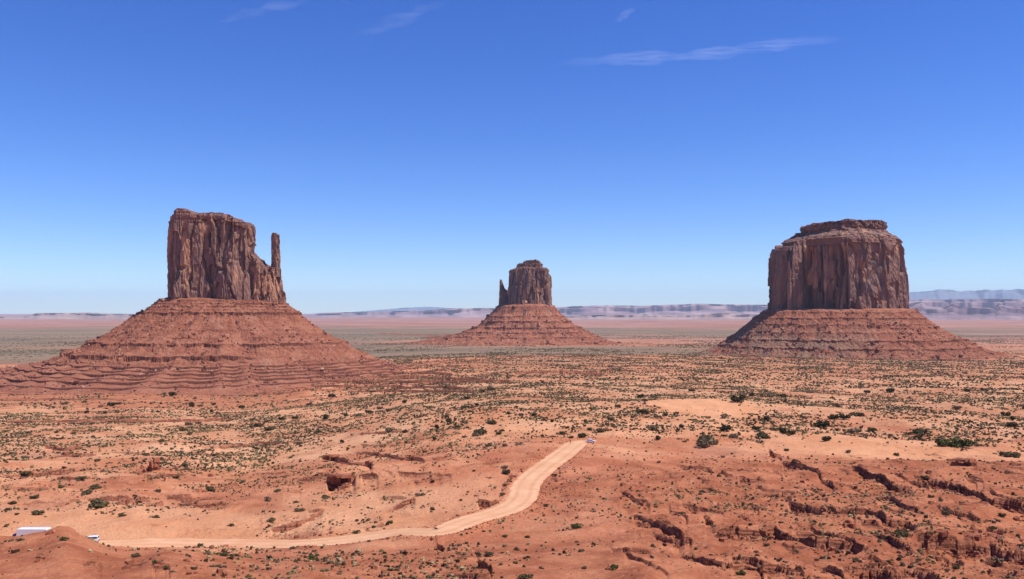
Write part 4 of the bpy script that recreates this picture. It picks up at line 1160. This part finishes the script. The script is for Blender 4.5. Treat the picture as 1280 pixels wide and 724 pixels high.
for (X_, Y_, w_, k_) in [(255, 117, 48, 'dark'), (413, 101, 28, 'dark'), (302, 96, 20, 'dark'), (352, 178, 28, 'dark'), (210, 215, 34, 'dark'), (318, 212, 28, 'dark'), (380, 215, 26, 'olive'), (407, 225, 36, 'dark'), (438, 228, 26, 'dark'),
                         (347, 241, 46, 'olive'), (140, 246, 38, 'olive'), (145, 270, 66, 'grey'), (580, 175, 32, 'dark'), (620, 175, 28, 'dark'), (652, 164, 26, 'olive'), (675, 164, 28, 'olive'), (540, 202, 46, 'dark'), (552, 250, 30, 'dark'),
                         (650, 224, 46, 'grey'), (715, 216, 32, 'olive'), (880, 232, 60, 'olive'), (958, 268, 40, 'green'), (1015, 270, 66, 'green'), (1172, 304, 34, 'olive'), (1206, 305, 36, 'olive'), (325, 111, 24, 'grey'), (365, 100, 26, 'grey'),
                         (590, 134, 46, 'grey'), (690, 109, 26, 'grey'), (700, 86, 20, 'dark'), (775, 84, 30, 'dark'), (1040, 82, 18, 'dark'), (1170, 165, 26, 'dark'), (1184, 205, 36, 'dark'), (1005, 142, 34, 'grey'), (264, 708, 36, 'green'),
                         (805, 578, 44, 'olive'), (648, 506, 24, 'olive'), (775, 666, 18, 'olive'), (1000, 690, 24, 'green'), (970, 502, 28, 'grey'), (1131, 554, 20, 'green'), (346, 585, 22, 'olive'), (765, 576, 20, 'olive'), (835, 575, 28, 'olive'),
                         (915, 571, 22, 'grey'), (950, 456, 22, 'grey'), (895, 381, 26, 'olive'), (453, 323, 22, 'olive'), (60, 502, 26, 'olive'), (395, 213, 22, 'olive'), (240, 240, 40, 'grey'), (330, 258, 24, 'grey'), (215, 170, 36, 'grey'), (630, 290, 22, 'grey'),
                         (95, 80, 22, 'olive'), (170, 262, 40, 'grey'), (352, 608, 22, 'olive'), (170, 545, 22, 'grey'), (1140, 668, 44, 'grey'), (965, 500, 22, 'olive'), (800, 300, 20, 'olive'), (875, 660, 18, 'olive'), (525, 660, 14, 'olive'), (1100, 80, 22, 'olive'), (1200, 178, 20, 'dark'), (840, 228, 28, 'olive'), (480, 690, 16, 'olive'), (315, 632, 16, 'olive'), (960, 560, 16, 'olive'), (755, 477, 14, 'olive'), (60, 205, 20, 'dark'), (660, 660, 20, 'olive'), (565, 573, 14, 'olive')]:
    BUSHES.append((*Z6(X_, Y_), w_ / 2.742, k_))
for (X_, Y_, w_, k_) in [(358, 456, 58, 'olive'), (140, 484, 36, 'olive'), (1008, 510, 30, 'olive'), (1110, 472, 34, 'grey'), (995, 435, 34, 'grey'), (1097, 441, 20, 'olive'), (1210, 426, 28, 'grey'), (895, 90, 22, 'dark'), (786, 105, 22, 'dark'), (708, 84, 26, 'dark'),
                         (415, 82, 24, 'dark'), (437, 76, 18, 'dark'), (320, 109, 18, 'dark'), (390, 111, 14, 'dark'), (1045, 133, 20, 'dark'), (1097, 132, 22, 'dark'), (1210, 130, 24, 'dark'), (990, 142, 18, 'olive'), (935, 136, 18, 'olive'), (1233, 50, 24, 'dark'),
                         (618, 600, 26, 'green'), (1155, 654, 36, 'green'), (742, 602, 20, 'green'), (320, 410, 32, 'olive'), (95, 335, 34, 'olive'), (95, 277, 30, 'grey'), (75, 583, 24, 'olive'), (240, 580, 24, 'green'), (785, 396, 34, 'olive'), (350, 388, 34, 'olive'),
                         (505, 642, 36, 'olive'), (580, 662, 22, 'green'), (790, 78, 20, 'dark'), (742, 83, 18, 'olive'), (640, 44, 26, 'dark'), (610, 40, 16, 'olive'), (590, 402, 24, 'olive'), (300, 357, 30, 'olive'), (130, 425, 30, 'olive'), (45, 446, 26, 'olive'), (30, 468, 20, 'olive'), (225, 385, 22, 'olive'), (655, 350, 26, 'olive'),
                         (700, 153, 26, 'olive'), (735, 148, 22, 'olive'), (600, 215, 28, 'olive'), (680, 175, 24, 'olive'), (950, 160, 46, 'olive'), (1000, 172, 38, 'olive'), (1180, 180, 24, 'olive'), (1110, 225, 22, 'olive'), (315, 70, 20, 'olive'), (455, 490, 24, 'olive'), (575, 496, 22, 'olive'), (545, 470, 18, 'olive'), (855, 528, 20, 'olive'), (830, 640, 30, 'olive'), (620, 680, 20, 'olive'), (1085, 612, 22, 'olive'), (1030, 400, 26, 'olive'), (1075, 275, 20, 'olive')]:
    BUSHES.append((*Z4(X_, Y_), w_ / 2.967, k_))
gb = np.random.default_rng(77)
n_listed = len(BUSHES)
while len(BUSHES) < 298:        # more of the plain scattered ones
    px, py = gb.uniform(0, 1280), gb.uniform(478, 715)
    if gb.random() > (1.0 if 486 < py < 570 else 0.30): continue
    a, r_, z_ = pix(px, py)
    xw, yw = r_ * math.sin(a), r_ * math.cos(a)
    if gat(ROADD, xw, yw) < 3 or gat(SAND, xw, yw) > 0.5 or gat(ROCK, xw, yw) > 0.3: continue
    BUSHES.append((px, py, gb.uniform(4.0, 7.5), gb.choice(['dark', 'olive', 'olive', 'grey'])))

placed = []
for i, (px, py, w_, k_) in enumerate(BUSHES):
    x, y, z = pixw(px, py)
    d_ = math.hypot(x, y)
    if gat(ROADD, x, y) < 0.8: continue
    rad = 0.5 * w_ * d_ / F * 1.12
    placed.append([px, py, w_, k_, x, y, z, rad])

# each bush: its own label from where it grows; those alike share one
def region(px, py):
    if py < 492 and px < 420: return "below the left butte's strata"
    if px < 130 and py > 660: return "on the mound in front of the truck"
    if py > 640 and px < 760: return "on the near slope below the road"
    if px < 250 and py > 600: return "on the sandy flat above the road's left stretch"
    if px < 250: return "on the red flats below the left butte"
    if px < 460 and py > 590: return "between the dark rock overhang and the road"
    if px < 460 and py > 530: return "around the dark rock ledges left of the road"
    if px < 460: return "along the sand strip under the left butte's apron"
    if px < 640 and py < 530: return "on the rise between the left and middle buttes"
    if px < 690 and py < 562: return "on the sand slope just left of the road's far end"
    if px < 690: return "beside the road's left bank"
    if px < 800 and py < 520: return "on the brushy plain below the middle butte"
    if px < 800 and py < 562: return "on the slope behind the far white car"
    if px < 830: return "on the bare red ground right of the road bend"
    if px < 910 and py < 520: return "near the smooth orange dune"
    if px < 960 and py < 562: return "on the brushy slope below the orange dune"
    if px < 1060 and py < 562: return "on the sand between the dune and the red ledges"
    if py < 520: return "on the brushy plain below the massive butte"
    if py < 575: return "on the pale sand behind the right-hand ledges"
    if px < 1000: return "among the lower red ledges right of the road"
    if px < 1130: return "among the middle ledges of the right slope"
    return "among the ledges at the right edge"
ADJ = {"dark": "dark green juniper", "olive": "olive sagebrush", "grey": "dry greyish shrub", "green": "fresh green shrub"}
bins = {}
for b in placed:
    bins.setdefault((b[3], region(b[0], b[1])), []).append(b)
for (k_, rg), lst in bins.items():
    taken = {}
    if len(lst) == 1:
        taken[id(lst[0])] = "only %s %s" % (ADJ[k_], rg)
    else:
        def give(b, txt):
            if id(b) not in taken: taken[id(b)] = txt
        srt = sorted(lst, key=lambda b: -b[2])
        if srt[0][2] > 1.15 * srt[1][2]: give(srt[0], "largest %s %s" % (ADJ[k_], rg))
        srt = sorted(lst, key=lambda b: b[0])
        if srt[1][0] - srt[0][0] > 4: give(srt[0], "leftmost %s %s" % (ADJ[k_], rg))
        if srt[-1][0] - srt[-2][0] > 4: give(srt[-1], "rightmost %s %s" % (ADJ[k_], rg))
        srt = sorted(lst, key=lambda b: b[1])
        if srt[-1][1] - srt[-2][1] > 3: give(srt[-1], "nearest %s %s" % (ADJ[k_], rg))
        if srt[1][1] - srt[0][1] > 3: give(srt[0], "farthest %s %s" % (ADJ[k_], rg))
        rest = [b for b in lst if id(b) not in taken]
        if len(rest) == 1: taken[id(rest[0])] = "middle %s %s" % (ADJ[k_], rg)
        for b in rest:
            give(b, "small %s %s" % (ADJ[k_], rg))
    for b in lst:
        b.append(taken[id(b)])
for i, (px, py, w_, k_, x, y, z, rad, lab) in enumerate(placed):
    o = bpy.data.objects.new(BUSH_KINDS[k_][1], bush_me[k_, i % 4])
    COL.objects.link(o)
    o.location = (x, y, z - 0.05 * rad)
    o.rotation_euler = (0, 0, gb.uniform(0, 6.28))
    s_ = rad * gb.uniform(0.9, 1.1)
    o.scale = (s_ * 1.05, s_, s_ * gb.uniform(0.85, 1.15))
    tag(o, lab, "bush" if k_ == 'dark' else "shrub", "%s plants %s" % (ADJ[k_], region(px, py)))

# small brush nobody could count: tufts in one object per look
def world_points(n, d0, d1, dens, seed):
    g = np.random.default_rng(seed)
    d = np.sqrt(g.uniform(d0 * d0, d1 * d1, n)); a = g.uniform(-0.62, 0.62, n)
    x, y = d * np.sin(a), d * np.cos(a)
    keep = g.random(n) < dens(x, y, d)
    return x[keep], y[keep]

def tufts(x, y, rad, hgt, cols, seed, fine):
    g = np.random.default_rng(seed)
    n = len(x)
    m = 6 if fine else 5
    an = g.uniform(0, 6.283, n)[:, None] + np.arange(m)[None] * 2 * np.pi / m
    rj = rad[:, None] * g.uniform(0.6, 1.25, (n, m))
    z = zat(x, y)
    ring0 = np.stack([x[:, None] + rj * np.cos(an), y[:, None] + rj * np.sin(an), np.broadcast_to((z - 0.08)[:, None], (n, m))], -1)
    rj2 = rad[:, None] * g.uniform(0.35, 1.0, (n, m))
    ring1 = np.stack([x[:, None] + rj2 * np.cos(an + 0.4), y[:, None] + rj2 * np.sin(an + 0.4), z[:, None] + hgt[:, None] * g.uniform(0.45, 1.1, (n, m))], -1)
    top = np.stack([x + rad * g.uniform(-0.3, 0.3, n), y + rad * g.uniform(-0.3, 0.3, n), z + hgt * g.uniform(0.6, 1.0, n)], -1)[:, None]
    V = np.concatenate([ring0, ring1, top], 1)
    k = 2 * m + 1
    i = np.arange(m); j = (i + 1) % m
    q = np.stack([i, j, m + j, m + i], 1)
    t_ = np.stack([m + i, m + j, np.full(m, 2 * m)], 1)
    base = (np.arange(n) * k)[:, None, None]
    tone = np.repeat(cols, k, axis=0) * g.uniform(0.75, 1.25, (n * k, 1))
    return V.reshape(-1, 3), (q[None] + base).reshape(-1, 4), (t_[None] + base).reshape(-1, 3), tone

def brush_density(x, y, d):
    a = np.arctan2(x, y); px = 640 + F * np.tan(a)
    clump = np.clip(0.42 + 1.5 * fbm(x, y, 60, 4, 301) + 1.2 * fbm(x, y, 9, 2, 305), 0.03, 1.9)
    midband = smooth(360, 470, d) * (0.55 + 0.45 * smooth(430, 640, px))
    midband = midband + 0.35 * np.exp(-((px - 760) / 130) ** 2) * smooth(390, 430, d) * smooth(760, 620, d)
    leftflat = smooth(700, 560, px) * (0.6 + 0.5 * smooth(300, 420, d))
    rightrock = smooth(760, 860, px) * smooth(330, 310, d) * 0.42
    near = 0.28
    w_ = np.maximum.reduce([midband, leftflat, rightrock, near + 0 * x])
    w_ *= 1 - 0.93 * smooth(0.2, 0.6, gat(SAND, x, y))
    w_ *= (gat(ROADD, x, y) > 1.6) * (1 - 0.5 * gat(ROCK, x, y))
    w_ *= np.where((px < 430) & (d > 900), 0.35, 1)
    return 0.72 * w_ * clump

PAL = np.array([(0.135, 0.10, 0.05), (0.19, 0.145, 0.085), (0.085, 0.06, 0.03), (0.42, 0.30, 0.15), (0.27, 0.205, 0.085), (0.15, 0.085, 0.055)])
def brush(name, n, d0, d1, r0, r1, seed, fine, label, pal_p, boost=1.0):
    x, y = world_points(n, d0, d1, lambda x_, y_, d_: np.minimum(1, boost * brush_density(x_, y_, d_)), seed)
    g = np.random.default_rng(seed + 1)
    rad = r0 + (r1 - r0) * g.beta(1.2, 3.2, len(x))
    rad = rad * (1 + 0.0 * x)
    hgt = rad * g.uniform(0.7, 1.25, len(x))
    cols = PAL[g.choice(len(PAL), len(x), p=pal_p)]
    lean = smooth(0.05, 0.5, fbm(x, y, 70, 3, 333))[:, None] * (g.random((len(x), 1)) < 0.75)      # patches where one plant takes over
    cols = cols * np.where(cols[:, :1] > 0.35, 1.0, 0.62)
    cols = cols * (1 - lean) + np.array([[0.20, 0.155, 0.07]]) * lean
    v, q, t_, tone = tufts(x, y, rad, hgt, cols, seed + 2, fine)
    link(name, mesh_from(name, v, [q, t_], M_SHRUB, False, {"tint": tone}), kind="stuff", label=label)
    return len(x)
P_ = [.2, .2, .18, .18, .16, .08]
n1_ = brush("low_sagebrush", 62000, 140, 430, 0.13, 0.85, 901, True, "countless small sagebrush tufts over the near desert floor", P_)
n2_ = brush("low_sagebrush", 95000, 430, 900, 0.33, 1.35, 902, False, "dense speckle of sagebrush on the middle ground", P_, 1.3)
n3_ = brush("low_sagebrush", 150000, 900, 1900, 0.6, 2.0, 903, False, "far grey-green brush thinning out towards the buttes", [.22, .26, .16, .16, .14, .06], 0.9)

def far_density(x, y, d):
    px = 640 + F * x / y
    return np.clip(0.15 + 1.2 * fbm(x, y, 420, 4, 351) + 0.8 * fbm(x, y, 60, 2, 352), 0.0, 1) * smooth(1500, 1900, d) * smooth(5200, 2600, d)
x, y = world_points(170000, 1500, 5200, far_density, 905)
g = np.random.default_rng(906)
rad = g.uniform(0.9, 3.0, len(x))
v, q, t_, tone = tufts(x, y, rad, rad * 0.6, PAL[g.choice(len(PAL), len(x), p=[.3, .25, .2, .08, .1, .07])], 907, False)
link("low_sagebrush", mesh_from("low_sagebrush", v, [q, t_], M_SHRUB, False, {"tint": tone}), kind="stuff", label="thin brush dotting the plain between the buttes")

# ------------------------------------------------------------------ loose rock
lp = np.array(lip_pts)
g = np.random.default_rng(55)
reps = np.repeat(np.arange(len(lp)), 3)
off = g.gamma(1.3, 1.3, len(reps)) * np.clip(lp[reps, 2], 0.3, 2) * 0.9 - 0.3
rr_ = lp[reps, 1] - off * lp[reps, 1] / 250
keep = (g.random(len(reps)) < np.clip(lp[reps, 2], 0.15, 1.0) * 0.55) & (lp[reps, 1] < 620)
aa_, rr_ = lp[reps, 0][keep] + g.normal(0, 0.0015, keep.sum()), rr_[keep]
hh_ = lp[reps, 2][keep]
bx_, by_ = rr_ * np.sin(aa_), rr_ * np.cos(aa_)
bs_ = np.clip(hh_ * (0.22 + 0.35 * g.pareto(3.5, len(hh_))), 0.15, 1.7) * np.clip(rr_ / 260, 0.7, 1.6)
ok = gat(ROADD, bx_, by_) > 1.5
bx_, by_, bs_ = bx_[ok], by_[ok], bs_[ok]
x, y = world_points(60000, 140, 560, lambda x_, y_, d_: np.minimum(1, 0.9 * gat(zone_rock, x_, y_) * np.clip(0.25 + 1.3 * fbm(x_, y_, 18, 3, 401), 0, 1) + 0.02) * (gat(ROADD, x_, y_) > 1.2) * (gat(SAND, x_, y_) < 0.4), 61)
bank = np.nonzero((ROADD > 0.6) & (ROADD < 3.0))
pick = g.integers(0, len(bank[0]), 1500)
xr_, yr_ = X[bank][pick], Y[bank][pick]
vis_ = (xr_ > -60)
xr_, yr_ = xr_[vis_], yr_[vis_]
RX = np.concatenate([bx_, x, xr_]); RY = np.concatenate([by_, y, yr_])
RS = np.concatenate([bs_, np.clip(0.16 + 0.22 * g.pareto(3.0, len(x)), 0, 1.3), np.clip(0.18 + 0.2 * g.pareto(3.0, len(xr_)), 0, 0.9)])
RC = np.array([(0.36, 0.13, 0.07), (0.27, 0.09, 0.05), (0.45, 0.19, 0.11), (0.20, 0.075, 0.045)])
big = np.argsort(-RS * 250 / np.hypot(RX, RY))[:64]
mask = np.ones(len(RX), bool); mask[big] = False
P3 = np.stack([RX[mask], RY[mask], zat(RX[mask], RY[mask])], 1)
vb, fb, cb = scatter_blocks(P3, RS[mask], RC[g.choice(4, mask.sum(), p=[.4, .25, .2, .15])], 71)
link("scattered_rocks", mesh_from("scattered_rocks", vb, fb, M_ROCK, False, {"tint": cb}), kind="stuff", label="countless small broken red rocks strewn below the ledges")

# the biggest blocks one by one
boulder_me = []
for v_ in range(6):
    gg = np.random.default_rng(900 + v_)
    nb = 3 + v_ % 3
    bp = np.stack([gg.uniform(-0.28, 0.28, nb), gg.uniform(-0.2, 0.2, nb), gg.uniform(-0.22, 0.0, nb)], 1)
    bp[0] = (0, 0, -0.18)
    bs = gg.uniform(0.4, 0.65, nb); bs[0] = 0.8
    vb, fb, cb = scatter_blocks(bp, bs, np.array([(0.38, 0.14, 0.072)])[np.zeros(nb, int)] * gg.uniform(0.75, 1.15, (nb, 1)), 930 + v_, 0.75)
    boulder_me.append(mesh_from("boulder", vb, fb, M_ROCK, False, {"tint": cb}))
BO = []
for k in big:
    BO.append([RX[k], RY[k], max(RS[k], 0.5) * 1.25])
for px, py, s_ in [(263, 596, 2.6), (261, 603, 1.6), (50, 697, 1.7), (47, 702, 1.4), (54, 699, 1.2), (162, 706, 1.9), (159, 711, 1.5), (198, 704, 1.2), (233, 702, 1.4), (276, 716, 1.8), (281, 719, 1.3), (305, 711, 1.2), (1060, 653, 1.6), (1063, 658, 1.9), (1056, 657, 1.3), (1222, 672, 1.7), (1251, 664, 1.5), (1270, 650, 1.8), (633, 607, 2.2), (636, 602, 1.8), (639, 597, 1.5)]:
    x, y, z = pixw(px, py)
    BO.append([x, y, s_])
OUT = [(425, 600, 7.5, 1.3), (455, 582, 5.0, 1.0), (417, 573, 5.5, 1.0), (1204, 580, 6.0, 1.0)]
rows_ = []
for x, y, s_ in BO:
    z = float(zat(x, y))
    px, py = proj(x, y, z)
    rows_.append([float(px), float(py), x, y, z, s_])
# overhanging slabs and a stacked outcrop
def slab(label, parts, x, y, z, rz, cat="rock outcrop"):
    e = bpy.data.objects.new("rock_outcrop", None); COL.objects.link(e)
    e.location = (x, y, z); e.rotation_euler = (0, 0, rz)
    tag(e, label, cat)
    for k, (nm_, ox, oy, oz, sx, sy, sz, md) in enumerate(parts):
        o = link(nm_, boulder_me[(md + k) % 6], e, loc=(ox, oy, oz))
        o.scale = (sx, sy, sz); o.rotation_euler = (0.03 * k, -0.05 * k, 0.4 * k)
for px, py, wd, th_, lab in ((427, 601, 8.0, 2.2, "largest dark overhanging slab left of the road, with a black hollow under it"),
                             (452, 582, 6.5, 1.6, "smaller overhanging slab just above the largest dark hollow"),
                             (416, 573, 6.5, 1.5, "flat overhanging slab at the left end of the upper dark ledge"),
                             (1204, 581, 6.5, 2.0, "dark blocky caprock on the crest of the right-hand slope")):
    x, y, z = pixw(px, py)
    slab(lab, [("cap_slab", -wd * 0.22, -1.7, th_ * 1.05, wd * 0.75, 4.2, th_ * 0.75, 0), ("cap_slab", wd * 0.25, -1.5, th_ * 1.0, wd * 0.7, 4.0, th_ * 0.8, 2), ("footing", -wd * 0.45, 0.4, 0.2, 2.4, 2.6, th_ * 1.7, 1), ("footing", wd * 0.4, 0.6, 0.2, 2.6, 2.6, th_ * 1.7, 4), ("footing", 0, 1.8, 0.1, wd * 0.9, 2.0, th_ * 1.6, 3)], x, y, z, 0.05)
x, y, z = pixw(192, 587)
slab("tall dark stacked rock standing alone on the red flat left of the road", [("footing", 0, 0, 0.4, 5.5, 4.0, 4.0, 0), ("cap_slab", 0.5, 0, 2.4, 4.2, 3.4, 4.2, 3), ("cap_slab", 1.2, 0.1, 4.6, 3.6, 3.0, 2.6, 1), ("footing", -3.6, -0.6, 0.2, 3.6, 2.6, 2.0, 5)], x, y, z, 0.0)
def rregion(px, py):
    if px < 130 and py > 640: return "on the mound in front of the truck"
    if px < 330 and py > 640: return "on the near slope below the left road stretch"
    if px < 330: return "on the red flats below the left butte"
    if px < 560: return "by the dark rock ledges left of the road"
    if px < 700: return "beside the road bend"
    if px < 880: return "on the red ground right of the road bend"
    if px < 1000: return "among the lower red ledges right of the road"
    if px < 1130: return "among the middle ledges of the right slope"
    return "among the ledges at the right edge"
bins = {}
for b in rows_:
    bins.setdefault(rregion(b[0], b[1]), []).append(b)
for rg, lst in bins.items():
    lst.sort(key=lambda b: -b[5] / b[3])
    used_ = set()
    for i, b in enumerate(lst):
        if len(lst) == 1: lab = "single angular red boulder %s" % rg
        elif i == 0: lab = "largest angular red boulder %s" % rg
        elif b[0] == min(q[0] for q in lst): lab = "leftmost angular red boulder %s" % rg
        elif b[0] == max(q[0] for q in lst): lab = "rightmost angular red boulder %s" % rg
        elif b[1] == max(q[1] for q in lst): lab = "nearest angular red boulder %s" % rg
        else: lab = "one of several angular red boulders %s" % rg
        o = bpy.data.objects.new("boulder", boulder_me[i % 6])
        COL.objects.link(o)
        s_ = b[5]
        o.location = (b[2], b[3], b[4] + 0.12 * s_)
        o.rotation_euler = (gb.uniform(-0.2, 0.2), gb.uniform(-0.2, 0.2), gb.uniform(0, 6.28))
        o.scale = (s_, s_, s_ * gb.uniform(0.8, 1.3))
        tag(o, lab, "boulder", "red boulders %s" % rg)

# ------------------------------------------------------------------ cirrus wisps, high above the haze
def cirrus(label, path, alt, width, seed, dens):
    """a drawn-out closed streak of ice cloud; path = sky pixels along its length"""
    pa = np.array(path, float)
    n = 160
    t_ = np.linspace(0, 1, n)
    L_ = np.concatenate([[0], np.cumsum(np.hypot(*np.diff(pa, axis=0).T))]); L_ /= L_[-1]
    px, py = np.interp(t_, L_, pa[:, 0]), np.interp(t_, L_, pa[:, 1])
    py = py + 1.2 * fbm(t_ * 10, 0 * t_, 2.2, 3, seed)
    v = (362 - py) / F
    dirs = np.stack([(px - 640) / F, math.cos(PITCH) - v * math.sin(PITCH), math.sin(PITCH) + v * math.cos(PITCH)], 1)
    c = np.array([[0, 0, CAMZ]]) + dirs * ((alt - CAMZ) / dirs[:, 2])[:, None]
    env = np.sin(np.pi * np.clip(t_, 0.0, 1)) ** 0.6 * (0.45 + 0.7 * np.clip(0.5 + 0.9 * fbm(t_ * 10, 0 * t_ + 5, 1.7, 3, seed + 1), 0, 1)) + 0.02
    m = 14
    an = np.linspace(0, 2 * np.pi, m, endpoint=False)
    tg = np.gradient(c, axis=0); tg /= np.linalg.norm(tg, axis=1)[:, None]
    side = np.cross(tg, [0, 0, 1.0]); side /= np.linalg.norm(side, axis=1)[:, None]
    V = c[:, None, :] + side[:, None, :] * (np.cos(an)[None, :] * (width * env)[:, None])[..., None] + np.array([0, 0, 1.0]) * (np.sin(an)[None, :] * (0.10 * width * env)[:, None])[..., None]
    V = V.reshape(-1, 3)
    V = np.vstack([V, c[:1], c[-1:]])
    i = np.arange(m); j = (i + 1) % m
    caps = np.vstack([np.stack([j, i, np.full(m, n * m)], 1), np.stack([(n - 1) * m + i, (n - 1) * m + j, np.full(m, n * m + 1)], 1)])
    ctr = V.mean(0)
    core = (np.abs(np.sin(an))[None, :] ** 1.5 * (np.sin(np.pi * t_) ** 0.7)[:, None]).ravel()
    core = np.append(core, [0, 0])
    mt = bpy.data.materials.new("ice cloud"); mt.use_nodes = True
    q = mt.node_tree
    for nd in list(q.nodes):
        if nd.type == 'BSDF_PRINCIPLED': q.nodes.remove(nd)
    tl = q.nodes.new("ShaderNodeBsdfTranslucent"); tl.inputs[0].default_value = (0.9, 0.9, 0.9, 1)
    tp = q.nodes.new("ShaderNodeBsdfTransparent")
    mx = q.nodes.new("ShaderNodeMixShader")
    tc = q.nodes.new("ShaderNodeTexCoord")
    mp = q.nodes.new("ShaderNodeMapping"); mp.inputs["Scale"].default_value = (0.0005, 0.0026, 0.0); mp.inputs["Rotation"].default_value = (0, 0, 0.12)
    nz = q.nodes.new("ShaderNodeTexNoise"); nz.inputs["Scale"].default_value = 1.0; nz.inputs["Detail"].default_value = 7; nz.inputs["Roughness"].default_value = 0.62; nz.inputs["Distortion"].default_value = 0.6
    rp = q.nodes.new("ShaderNodeMapRange"); rp.interpolation_type = 'SMOOTHSTEP'
    rp.inputs[1].default_value = 0.34; rp.inputs[2].default_value = 0.75; rp.inputs[3].default_value = 0.0; rp.inputs[4].default_value = dens
    at = q.nodes.new("ShaderNodeAttribute"); at.attribute_name = "core"
    ml = q.nodes.new("ShaderNodeMath"); ml.operation = 'MULTIPLY'
    q.links.new(tc.outputs["Object"], mp.inputs[0]); q.links.new(mp.outputs[0], nz.inputs["Vector"])
    q.links.new(nz.outputs["Fac"], rp.inputs[0]); q.links.new(rp.outputs[0], ml.inputs[0]); q.links.new(at.outputs["Fac"], ml.inputs[1])
    q.links.new(ml.outputs[0], mx.inputs[0]); q.links.new(tp.outputs[0], mx.inputs[1]); q.links.new(tl.outputs[0], mx.inputs[2])
    q.links.new(mx.outputs[0], q.nodes["Material Output"].inputs["Surface"])
    me = mesh_from("cirrus_cloud", V - ctr, [quads(n, m) if False else np.array([[a * m + b, a * m + (b + 1) % m, (a + 1) * m + (b + 1) % m, (a + 1) * m + b] for a in range(n - 1) for b in range(m)]), caps], mt, True, {"core": core})
    return link("cirrus_cloud", me, None, label, "cloud", loc=tuple(ctr))
cirrus("long thin white cirrus streak high above the massive butte", [(690, 80), (740, 77), (790, 73), (850, 71), (900, 66), (950, 58), (1000, 52), (1060, 50)], 9000, 900, 31, 0.095)
cirrus("faint slanting cirrus wisp at the top left of the sky", [(270, 30), (300, 20), (330, 12), (370, 3), (400, -8)], 9500, 420, 32, 0.045)
cirrus("faint feathery cirrus wisp at the top middle of the sky", [(430, 50), (470, 38), (510, 20), (550, 4), (580, -10)], 9500, 520, 33, 0.035)
cirrus("tiny faint cirrus puff left of the long streak's top", [(770, 28), (780, 20), (786, 14), (792, 8)], 9500, 260, 34, 0.05)

# ------------------------------------------------------------------ haze
def closed_box(x0, x1, y0, y1, z0, z1):
    v = np.array([(x, y, z) for x in (x0, x1) for y in (y0, y1) for z in (z0, z1)], float)
    f = np.array([(0, 1, 3, 2), (4, 6, 7, 5), (0, 4, 5, 1), (2, 3, 7, 6), (0, 2, 6, 4), (1, 5, 7, 3)])
    return v, f
hm = bpy.data.materials.new("desert air")
hm.use_nodes = True
hn = hm.node_tree
for nd in list(hn.nodes):
    if nd.type == 'BSDF_PRINCIPLED': hn.nodes.remove(nd)
pv = hn.nodes.new("ShaderNodeVolumePrincipled")
pv.inputs["Color"].default_value = (0.58, 0.80, 1.0, 1)
pv.inputs["Density"].default_value = 1.8e-5
pv.inputs["Density Attribute"].default_value = ""
hn.links.new(pv.outputs[0], hn.nodes["Material Output"].inputs["Volume"])
hv, hf = closed_box(-61000, 61000, -61000, 61000, float(Z.min()) - 400, 1500)
link("haze", mesh_from("haze", hv, hf, hm), kind="stuff", label="thin blue desert haze veiling the far mesas")
